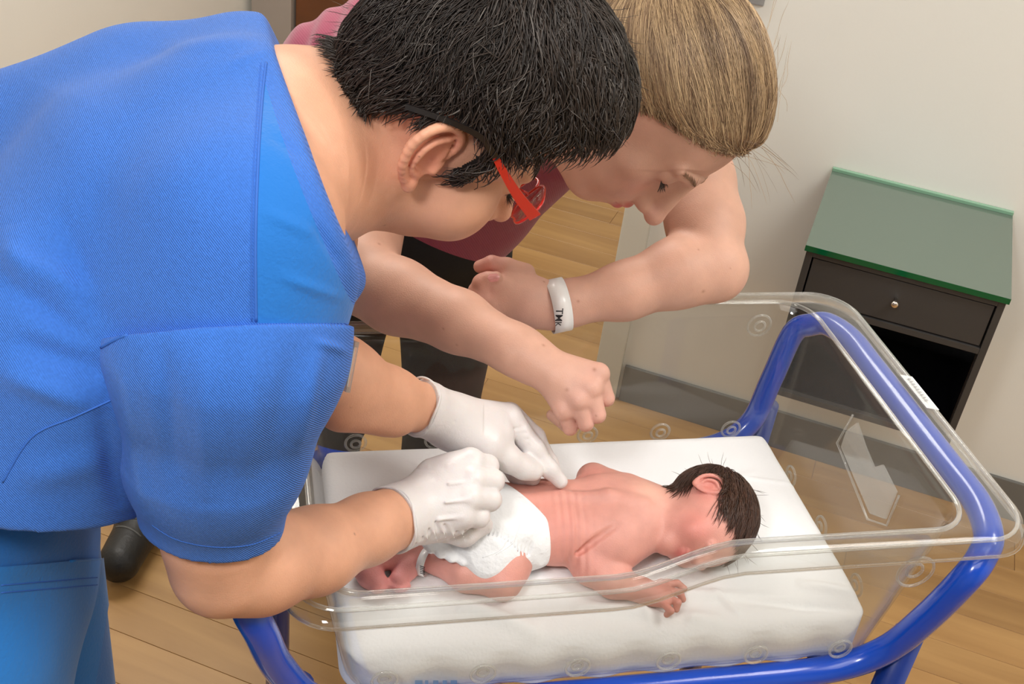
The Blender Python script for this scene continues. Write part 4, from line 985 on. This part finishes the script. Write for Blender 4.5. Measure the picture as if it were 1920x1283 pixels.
# ---- gloves
def glove(bones, cuff_c, cuff_ax, cuff_r, name, wr_):
    g = Sdf(.0010)
    for ch, k in bones: g.chain(ch, k)
    return g
g = Sdf(.0010)
def wr_prims(g, c0, c1, r0, r1, n, amp, seed, ax=None, sq=1.0):
    """slightly rumpled cuff running from c0 to c1"""
    r_ = np.random.default_rng(seed); prev = None
    for i in range(n + 1):
        t = i / n; c = c0 + (c1 - c0) * t; r = r0 + (r1 - r0) * t + amp * r_.uniform(-1, 1)
        if prev is not None: g.cone(prev[0], c, prev[1], r, .002)
        prev = (c, r)
# right glove, gripping the diaper
wR = P(752, 967, 1.150); hR_ = P(800, 948, 1.172)
wr_prims(g, P(736, 974, 1.141), P(800, 950, 1.172), .0330, .0300, 9, .0004, 1)
mcR = [(884, 868, 1.182), (886, 900, 1.168), (880, 934, 1.158), (868, 966, 1.156)]
piR = [(914, 874, 1.196), (923, 902, 1.184), (918, 937, 1.174), (898, 970, 1.168)]
g.cone(P(800, 950, 1.172), P(850, 900, 1.178), .0295, .0220, .012); g.cone(P(800, 950, 1.172), P(852, 945, 1.165), .0300, .0220, .012); g.cone(P(806, 962, 1.170), P(850, 968, 1.165), .0270, .0190, .012)
g.cone(P(815, 895, 1.185), P(880, 866, 1.185), .020, .0140, .012)
for i in range(4):
    a = P(*mcR[i]); p_ = P(*piR[i]); w0 = P(835, 905 + 20 * i, 1.172); r0 = (.0132, .0138, .0135, .0122)[i]
    g.cone(w0, a, .0175, r0, .006); back = np.array([-.004, -.004, -.022]); g.chain([(a, r0), (p_, r0 - .0016), (p_ + back, r0 - .0030), (p_ + back + np.array([-.014, -.004, -.010]), r0 - .0040)], .0024)
    g.cone(P(mcR[i][0] - 42, mcR[i][1] + 4, mcR[i][2] - .002) + [0, 0, .0165], a + [0, 0, r0 * .92], .0009, .0009, .004)       # tendons under the stretched latex
g.chain([(P(820, 985, 1.185), .017), (P(870, 1000, 1.195), .0125), (P(905, 985, 1.205), .0105)], .008)
r_ = np.random.default_rng(5)
for i in range(14):      # wrinkles by the cuff and the little finger side
    x = 760 + i * 8.5; y0 = 985 + r_.uniform(-3, 3); g.cone(P(x, y0 - 12, 1.150 + (x - 760) * .0003) + [0, 0, .030 - .0001 * i], P(x + 12, y0 + 24, 1.150 + (x - 760) * .0003) + [0, 0, .0230], .0007, .0005, .003, 's' if i % 2 else 'u')
g.half(P(733, 976, 1.139), nrm(P(690, 992, 1.115) - P(750, 968, 1.150)), 0)
VR, QR = g.build(); gR = fobj('glove', VR, QR, M['latex'], nurse)
ca = nrm(P(690, 992, 1.115) - P(750, 968, 1.150)); cc_ = P(734, 975.5, 1.1395); u_ = nrm(np.cross(ca, [0, 0, 1.])); v_ = np.cross(ca, u_)
ringp = [cc_ + (.0328 + .0007 * math.sin(q * 5)) * (u_ * math.cos(q) + v_ * math.sin(q)) + ca * (.0022 * math.sin(q * 3 + 1)) for q in np.linspace(0, 2 * math.pi, 64, endpoint=False)]
V_, F_ = tube(ringp, .0014, 6, closed=True); adopt(obj('cuff_bead', to_world(np.array(V_)), F_, M['latex']), nurse)
# left glove, one finger on the baby's back
g = Sdf(.0010)
wr_prims(g, P(784, 762, 1.196), P(850, 790, 1.228), .0292, .0262, 8, .0006, 2)
g.cone(P(850, 790, 1.228), P(950, 783, 1.262), .0245, .0150, .014); g.cone(P(850, 795, 1.228), P(935, 818, 1.245), .0255, .0170, .014); g.cone(P(850, 790, 1.235), P(930, 790, 1.272), .022, .018, .014)
g.chain([(P(955, 786, 1.262), .0150), (P(1001, 842, 1.264), .0112), (P(1030, 880, 1.266), .0092), (P(1051, 903, 1.270), .0078)], .006)     # index
g.chain([(P(955, 778, 1.278), .0140), (P(1003, 820, 1.292), .0108), (P(1030, 868, 1.296), .0092), (P(1040, 890, 1.296), .0080)], .005)
g.chain([(P(930, 790, 1.290), .0135), (P(975, 845, 1.305), .0105), (P(1002, 883, 1.300), .009)], .005)
g.chain([(P(900, 800, 1.295), .0130), (P(935, 850, 1.300), .0100), (P(968, 892, 1.292), .0090), (P(1000, 897, 1.285), .008)], .005)
g.chain([(P(870, 815, 1.222), .0200), (P(915, 832, 1.228), .0160), (P(955, 862, 1.240), .0125), (P(982, 878, 1.248), .0105), (P(1001, 886, 1.252), .0088)], .010)   # thumb
r_ = np.random.default_rng(6)
for i in range(9):
    x = 812 + i * 9; g.cone(P(x, 745 + i * 2, 1.195 + i * .003), P(x - 4 + r_.uniform(-6, 6), 790, 1.182 + i * .003), .0009, .0006, .003, 'u' if i % 2 else 's')
for i in range(7): g.cone(P(1000 + i * 6, 835 + i * 8, 1.2565 + i * .0015), P(1010 + i * 6, 829 + i * 8, 1.2575 + i * .0015), .0006, .0005, .002, 's')
for i in range(4): g.cone(P(945 + i * 6, 810 + i * 7, 1.240), P(985 + i * 2, 800 + i * 12, 1.250), .0009, .0006, .003, 's')
cL = nrm(P(730, 748, 1.17) - P(800, 768, 1.205)); g.half(P(785, 763, 1.197), cL, 0)
VL, QL = g.build(); gL = fobj('glove', VL, QL, M['latex'], nurse)
cc_ = P(786, 763, 1.1975); u_ = nrm(np.cross(cL, [0, 0, 1.])); v_ = np.cross(cL, u_)
ringp = [cc_ + (.0290 + .001 * math.sin(q * 4)) * (u_ * math.cos(q) + v_ * math.sin(q)) + cL * (.003 * math.sin(q * 3)) for q in np.linspace(0, 2 * math.pi, 64, endpoint=False)]
V_, F_ = tube(ringp, .0014, 6, closed=True); adopt(obj('cuff_bead', to_world(np.array(V_)), F_, M['latex']), nurse)
# ---- hair
M['nhair'] = hairmat('dark_hair', .5)
M['ncap'] = mat('dark_hair_base', (.012, .009, .008), .6, bump=('noise', 60, .6))
h = Sdf(.002)
E2(h, LN, MN, (0, .004, .058), (.092, .100, .103), 0); E2(h, LN, MN, (-.01, .062, .088), (.078, .066, .066), .03); E2(h, LN, MN, (0, -.058, .006), (.052, .030, .054), .03)
Vh, Qh = h.build(); Th = tri(Qh)
def hlN(x, y, z):
    ax_ = np.abs(x); side_ = np.where(y > .018, .034 + (y - .018) * .75 + .019 * np.clip((y - .03) / .02, 0, 1), np.where(y > -.030, .040, .040 - (-.030 - y) * 1.7))
    side_ = np.maximum(side_, -.062)
    burn = np.where((y > .014) & (y < .030), .004, 1.0)
    front = np.clip((.055 - ax_) / .03, 0, 1) * np.clip((y - .04) / .03, 0, 1) * .012
    return z - np.minimum(side_ + front, burn)
f = hairfield(LN, Vh, HN, MN, hlN)
(_, _), (Vc, Tc) = cut(Vh, Th, f); Vc, Tc = largest(Vc, Tc)
bvH = bvh_of(Vh, Th); fobj('hair', Vc, Tc, M['ncap'], nurse)
whorl = LN(.01, -.055, .155)
def flN(p):
    d = p - whorl; q = (p - HN) @ MN; d = d / np.linalg.norm(d, axis=1)[:, None]
    side_ = np.clip((.06 - q[:, 2]) / .05, 0, 1)[:, None]; back = -MN[:, 1] * .5 - MN[:, 2] * .5
    fr_ = np.clip((q[:, 1] - .0) / .05, 0, 1)[:, None]
    sw = np.sin(p[:, :1] * 70 + p[:, 1:2] * 55) * .35
    return d + side_ * (1 - fr_) * back * .7 + fr_ * (MN[:, 0] * .25) + MN[:, 1] * sw
def toneN(p, r_):
    k = r_.random(len(p)); g_ = np.where(k < .93, 0, 1)[:, None]; return (np.array([.021, .014, .0105]) * r_.uniform(.5, 1.9, len(p))[:, None]) * (1 - g_) + g_ * np.array([.13, .112, .098]) * r_.uniform(.5, 1.1, len(p))[:, None]
nearear = lambda p: ~((((p - HN) @ MN)[:, 1] < .016) & (((p - HN) @ MN)[:, 1] > -.034) & (((p - HN) @ MN)[:, 2] < .050) & (np.abs(((p - HN) @ MN)[:, 0]) > .05))
AV = [(LN(.090, -.010, .012), .024), (LN(.088, -.012, -.012), .024)]
roots, nn = sample_surface(Vc, Tc, 13000, 28, nearear)
strands('hair_strands', roots, nn, flN, .040, 6, .00052, bvH, M['nhair'], nurse, toneN, jit=.30, lift=(.0, .007), wav=.16, seed=29, avoid=AV)
ql = (Vc - HN) @ MN; edge = (np.abs(hairfield(LN, Vc, HN, MN, hlN)) < .012) & ((ql[:, 1] > .020) | (ql[:, 1] < -.032))
r2 = Vc[edge][rng.choice(edge.sum(), 2600)]
strands('hair_strands', r2, np.tile(MN[:, 2], (len(r2), 1)), flN, .020, 6, .00042, bvN, M['nhair'], nurse, toneN, jit=.28, lift=(.0015, .010), wav=.12, seed=30, avoid=AV)
r2, nn = sample_surface(Vc, Tc, 350, 38)
strands('hair_strands', r2, nn, lambda p: flN(p) + .5 * (p - HN) / .12, .024, 6, .00024, bvH, M['nhair'], nurse, toneN, jit=.35, stick=0, wav=.3, seed=39)
for q in (1, -1): brow_strands(LN, q, 200, (.02, .015, .012), 'eyebrow', nurse, bvN, 51 + q); lashes(LN, q, 60, (.01, .008, .008), 'eyelashes', nurse, bvN, 61 + q, HN)
# ---- glasses
M['redf'] = mat('red_glasses_frame', (.62, .018, .012), .22, coat=.5)
M['blkf'] = mat('black_temple_tip', (.010, .008, .008), .3, coat=.3)
M['lens'] = clear_mat('spectacle_lens', (.97, .98, .97), 1.5, .01)
gl = empty('glasses', to_world(LN(0, .112, .02)), 'red-framed glasses with black temple tips worn by the dark-haired person', 'glasses')
def gtube(name, pts, r, m_, k=8, closed=False, parent=None, flat=None):
    V_, F_ = tube(pts, r, k, closed); o = obj(name, to_world(np.array(V_)), F_, m_); adopt(o, gl); return o
def strip(pts, wdir, hw_, th):
    """flat bar through pts: half-width list hw_ along wdir"""
    Vv, Ff = [], []; n_ = len(pts)
    for i, p in enumerate(pts):
        t = pts[min(i + 1, n_ - 1)] - pts[max(i - 1, 0)]; t = nrm(t); w_ = nrm(wdir - t * (wdir @ t)); o_ = np.cross(t, w_)
        for a, b in ((-1, -1), (1, -1), (1, 1), (-1, 1)): Vv.append(p + w_ * a * hw_[i] + o_ * b * th)
    for i in range(n_ - 1):
        for j in range(4): Ff.append([i * 4 + j, i * 4 + (j + 1) % 4, (i + 1) * 4 + (j + 1) % 4, (i + 1) * 4 + j])
    Ff += [[3, 2, 1, 0], [(n_ - 1) * 4 + j for j in range(4)]]; return Vv, Ff
UN = MN[:, 2]
def temple_pts(q):
    # from the hinge back over the ear
    if q == 1:
        h0 = LN(.074, .100, .022); return [h0, LN(.083, .068, .028), LN(.092, .036, .037), LN(.096, .012, .044), LN(.0965, -.004, .046), LN(.094, -.030, .036), LN(.084, -.056, .018)]
    return [LN(-.073, .108, .024), LN(-.078, .06, .030), LN(-.082, .01, .038), LN(-.080, -.02, .034), LN(-.075, -.04, .015)]
tp = temple_pts(1); pl = spline(tp, 6)
V_, F_ = strip(list(pl[:17]), UN, list(np.linspace(.0052, .0026, 17)), .0009); o = obj('temple', to_world(np.array(V_)), F_, M['redf'], smooth=False); adopt(o, gl)
V_, F_ = strip(list(pl[16:]), UN, list(np.linspace(.0027, .0020, len(pl) - 16)), .0013); o2 = obj('temple_tip', to_world(np.array(V_)), F_, M['blkf'], smooth=False); adopt(o2, gl)
pl = spline(temple_pts(-1), 6); V_, F_ = strip(list(pl), UN, list(np.linspace(.0050, .0020, len(pl))), .0009); adopt(obj('temple', to_world(np.array(V_)), F_, M['redf'], smooth=False), gl)
# each rim is a rounded rectangle in front of its eye
hinge = (tp[0] - HN) @ MN
for q in (1, -1):
    cx_, hwid, hh = .0355, .0265, .0165; zc = hinge[2] - .008; yf = hinge[1] + .004
    rp = []
    for t in np.linspace(0, 2 * math.pi, 48, endpoint=False):
        c, s_ = math.cos(t), math.sin(t); e = 2 / 3.0; x = cx_ + hwid * abs(c) ** e * np.sign(c); z = zc + hh * abs(s_) ** e * np.sign(s_) - (.003 if s_ < 0 and c < 0 else 0)
        rp.append(LN(q * x, yf - .30 * (x - .062), z))
    gtube('rim', rp, .00125, M['redf'], 8, True)
    cpt = np.mean(rp, 0); Vl = [cpt] + rp; Fl = [[0, 1 + i, 1 + (i + 1) % 48] for i in range(48)]
    ol = obj('lens', to_world(np.array(Vl)), Fl, M['lens']); adopt(ol, gl); ol.modifiers.new('s', 'SOLIDIFY').thickness = .0012
    gtube('hinge_block', [tp[0] if q == 1 else temple_pts(-1)[0], LN(q * .0615, yf - .008, zc + .009)], .0019, M['redf'])
    gtube('nose_pad', [LN(q * .010, yf + .015, zc - .002), LN(q * .0095, yf + .006, zc - .005)], .0012, M['redf'])
gtube('bridge', spline([LN(-.0095, yf + .0155, zc + .006), LN(0, yf + .0172, zc + .0095), LN(.0095, yf + .0155, zc + .006)], 5), .0013, M['redf'])
M['pocket'] = mat('bright_blue_pocket_cloth', (.008, .17, .54), .85, bump=[('noise', 300, .3), ('noise', 30, .4)], sheen=.2)

# ---- scrub top
Tn = nrm(P(-30, 1010, 1.05) - P(470, 250, .99)); Wn = nrm(np.array([.14, -.60, .79])); Wn = nrm(Wn - Tn * (Wn @ Tn)); Nn = np.cross(Tn, Wn)
def pix(V): return 960 + F_PX * V[:, 0] / -V[:, 2], 641.5 - F_PX * V[:, 1] / -V[:, 2]
def plane3(a, b, c, toward):
    n = nrm(np.cross(b - a, c - a)); return n if n @ (toward - a) > 0 else -n
t = Sdf(.0027)
t.chain([(P(410, 285, 1.01), .078), (P(300, 385, .99), .106), (P(150, 590, .99), .116), (P(50, 800, 1.02), .114), (P(0, 1010, 1.05), .118)], .05, ax=Wn, sq=1.5)
t.chain([(rs, .070), (P(470, 290, .94), .076), (P(500, 205, 1.03), .060), (P(560, 190, 1.14), .050)], .05)
t.cone(P(300, 190, 1.05), P(440, 175, 1.05), .045, .042, .07); t.cone(P(250, 270, 1.06), P(10, 345, 1.06), .090, .096, .05)
t.chain([(rs, .074), (P(452, 560, .87), .078)], .04)
t.cone(P(560, 330, .99), P(566, 480, .97), .058, .055, .05)
cn = plane3(P(510, 55, 1.05), P(638, 405, .92), P(560, 160, 1.18), P(700, 200, 1.0))
t.half(P(638, 405, .92), cn, .006)
hemc = P(150, 950, .93); hn = nrm(np.array([-.17, -.97, -.12]))
t.half(hemc, hn, 0)
Vt, Qt = t.build(); Vt = smooth_mesh(Vt, Qt, 3); Tt = tri(Qt)
# soft folds
pxs, pys = pix(Vt); Nt = vnormals(Vt, Tt)
def fold(px, py, x0, y0, x1, y1, wid, amp):
    d_ = np.array([x1 - x0, y1 - y0], float); L2 = d_ @ d_; tt = np.clip(((px - x0) * d_[0] + (py - y0) * d_[1]) / L2, 0, 1); dd = np.hypot(px - x0 - tt * d_[0], py - y0 - tt * d_[1])
    return amp * np.exp(-(dd / wid) ** 2) * np.sin(math.pi * np.clip(tt, .02, .98)) ** .5
front = Nt[:, 2] > -.2
dsp = np.zeros(len(Vt))
for a_ in ((0, 520, 170, 640, 26, -.006), (0, 470, 190, 560, 22, .004), (20, 640, 200, 700, 26, -.007), (0, 700, 170, 760, 22, .005), (110, 400, 190, 620, 28, -.005), (300, 90, 470, 75, 12, .002), (200, 860, 40, 900, 30, .004), (190, 760, 230, 960, 24, -.006), (50, 560, 20, 420, 30, .004), (430, 120, 505, 95, 10, .0018), (590, 420, 640, 500, 10, -.0025), (530, 520, 640, 560, 10, .002), (500, 400, 590, 440, 12, .002), (500, 250, 580, 300, 12, -.0015)):
    dsp += fold(pxs, pys, *a_)
Vt = Vt + Nt * (dsp * front)[:, None]
pxs, pys = pix(Vt)
# collar band, bright side panel
fcol = (Vt - P(638, 405, .92)) @ cn + .013
(Va, Ta), (Vcol, Tcol) = cut(Vt, Tt, fcol)
pa, qa = pix(Va); seamx = np.interp(qa, [60, 180, 300, 450, 605], [507, 492, 484, 479, 480])
fpan = np.minimum(pa - seamx, 606 - qa)
(Vb, Tb), (Vpn, Tpn) = cut(Va, Ta, fpan)
top_ = fobj('scrub_top', Vb, Tb, M['scrub'], nurse); fobj('side_panel', Vpn, Tpn, M['panel'], nurse); fobj('collar', Vcol, Tcol, M['scrub'], nurse)
bvT = bvh_of(Vt, Tt)
seam('seam', bvT, [(499, 118), (492, 180), (484, 300), (479, 450), (480, 603)], .0011, M['thread'], nurse)
seam('seam', bvT, [(489, 118), (484, 180), (476, 300), (471, 450), (472, 603)], .0005, M['thread'], nurse)
seam('seam', bvT, [(5, 905), (60, 820), (140, 782), (210, 750)], .0008, M['thread'], nurse)
# sleeve
u = Sdf(.0022)
u.chain([(P(455, 520, .87), .083), (P(424, 650, .875), .0880), (P(405, 840, .912), .0690), (P(398, 985, .955), .0520), (P(398, 1080, .97), .050)], .02)
sa = nrm(P(398, 1050, .970) - P(418, 840, .910))
u.half(P(400, 985, .950), nrm(sa + np.array([0, 0, .18])), 0)
scn = plane3(P(175, 648, .90), P(480, 608, .80), P(660, 606, .86), P(400, 300, .85))
u.half(P(480, 610, .80), scn, 0)
Vu, Qu = u.build(); Vu = smooth_mesh(Vu, Qu, 2); Tu = tri(Qu); Nu = vnormals(Vu, Tu); pu_, qu_ = pix(Vu)
dsp = 0
for a_ in ((300, 640, 330, 900, 24, -.004), (380, 640, 390, 950, 22, .003), (560, 640, 500, 900, 24, -.003), (600, 650, 560, 840, 14, .003), (230, 700, 270, 960, 16, .003), (480, 650, 460, 900, 20, .002), (590, 640, 650, 660, 8, .003)): dsp = dsp + fold(pu_, qu_, *a_)
Vu = Vu + Nu * (dsp * (Nu[:, 2] > -.2))[:, None]
slv = fobj('sleeve', Vu, Qu, M['scrub'], nurse); bvU = bvh_of(Vu, Tu)
seam('seam', bvU, [(285, 985), (330, 1012), (400, 1026), (470, 1022), (525, 1000)], .0006, M['thread'], nurse)
seam('seam', bvU, [(190, 652), (240, 628), (320, 614), (400, 610), (480, 612), (560, 612), (640, 612)], .0012, M['thread'], nurse)
# name badge clipped to the chest
bc = P(642, 680, 1.00); bx = nrm(np.array([.35, -.10, .75])); by = nrm(np.array([-.12, -1, .1])); by = nrm(by - bx * (bx @ by)); bz = np.cross(bx, by)
def bbox(name, c, hx, hy, hz, m_, par):
    Vv = [c + bx * i * hx + by * j * hy + bz * k_ * hz for i in (-1, 1) for j in (-1, 1) for k_ in (-1, 1)]
    o = obj(name, to_world(np.array(Vv)), [[0, 1, 3, 2], [4, 6, 7, 5], [0, 4, 5, 1], [2, 3, 7, 6], [0, 2, 6, 4], [1, 5, 7, 3]], m_, smooth=False); adopt(o, par); return o
badge = empty('name_badge', to_world(bc), 'clear plastic name badge hanging at the chest of the person in blue scrubs', 'badge')
bbox('card', bc, .024, .0165, .0006, M['white'], badge); bbox('photo_patch', bc + bz * .0008 + bx * .010 + by * .006, .008, .009, .0003, mat('badge_photo', (.35, .16, .10), .5), badge); bbox('photo_patch', bc + bz * .0008 + bx * .010 + by * .012, .008, .003, .0004, mat('badge_blue', (.05, .16, .40), .5), badge)
for s1 in (1, -1): bbox('holder_edge', bc + by * s1 * .019, .029, .0022, .0018, M['clear2'], badge); bbox('holder_edge', bc + bx * s1 * .027, .0022, .0212, .0018, M['clear2'], badge)
# trousers
t = Sdf(.004)
pv = to_world(P(-85, 1090, 1.06)); 
fw = RW @ np.array([1, 0, -.15]); fw[2] = 0; fw = nrm(fw); sd_ = np.array([fw[1], -fw[0], 0])
t.cone(to_cam(pv + [0, 0, .10]), to_cam(pv), .115, .120, 0, ax=RW.T @ sd_, sq=1.35)
for q in (1, -1):
    a = pv + sd_ * .09 * q; kn_ = a + fw * .03; kn_ = np.array([kn_[0], kn_[1], .48]); an = np.array([a[0], a[1], .06]) - np.append(fw[:2] * .02, 0)
    t.chain([(to_cam(a), .105), (to_cam(kn_), .078), (to_cam(an), .068)], .03)
Vp, Qp = t.build(); Vp = smooth_mesh(Vp, Qp, 2); Tp = tri(Qp); fobj('scrub_trousers', Vp, Qp, M['trouser'], nurse)
# pocket patch on the thigh
pp, qp = pix(Vp); Np = vnormals(Vp, Tp); f = np.minimum(np.minimum(qp - np.interp(pp, [0, 200], [1062, 1046]), np.interp(qp, [1040, 1110, 1283], [196, 204, 176]) - pp), (Np[:, 2] + .35) * 400)
(_, _), (Vk, Tk) = cut(Vp + Np * .0022, Tp, f); fobj('pocket', Vk, Tk, M['pocket'], nurse)
bvP = bvh_of(Vk, Tk)
for dy in (36, 50): seam('seam', bvP, [(2, 1062 + dy), (100, 1054 + dy), (195, 1046 + dy)], .0006, M['thread'], nurse)
seam('seam', bvP, [(2, 1063), (100, 1055), (195, 1048)], .0012, M['pocket'], nurse)
for q in (1, -1):
    a = pv + sd_ * .09 * q; c = Sdf(.004); b0 = np.array([a[0], a[1], .045]); f3 = np.append(fw[:2], 0)
    c.chain([(to_cam(b0 - f3 * .06), .042), (to_cam(b0 + f3 * .07), .040), (to_cam(b0 + f3 * .15), .032)], .02); c.half(to_cam([0, 0, .003]), -bZ, 0)
    Vs, Qs = c.build(); fobj('shoe', Vs, Qs, M['white'], nurse)
# black laced shoe left on the floor
M['shoe'] = mat('black_shoe_leather', (.008, .008, .008), .5, bump=('noise', 120, .4)); M['lace'] = mat('grey_lace', (.10, .10, .095), .8)
sc0 = on_z(235, 1032, .05); shoe = empty('shoe', sc0 * [1, 1, 0], 'black shoe with grey laces on the wooden floor behind the blue-clad person', 'shoe')
sdir = nrm([.25, -1, 0]); c = Sdf(.003); a = sc0.copy(); a[2] = .048
c.chain([(to_cam(a + sdir * .03), .040), (to_cam(a - sdir * .08), .044), (to_cam(a - sdir * .19), .040)], .02); c.chain([(to_cam(a - sdir * .13 + [0, 0, .02]), .040), (to_cam(a - sdir * .17 + [0, 0, .05]), .038)], .02); c.half(to_cam([0, 0, .002]), -bZ, 0)
Vs, Qs = c.build(); o = fobj('upper', Vs, Qs, M['shoe']); adopt(o, shoe)
for i in range(4):
    pc = a - sdir * (.02 + i * .026); sd2 = np.array([sdir[1], -sdir[0], 0]); hl = .0405 + .0022 * i
    V_, F_ = tube([pc + sd2 * x * hl * .8 + sdir * (.008 * (1 if i % 2 else -1) * x) + np.array([0, 0, hl * math.sqrt(max(0, 1 - (x * .8) ** 2)) + .0015]) for x in np.linspace(-.85, .85, 9)], .0022, 6); adopt(obj('lace', V_, F_, M['lace']), shoe)
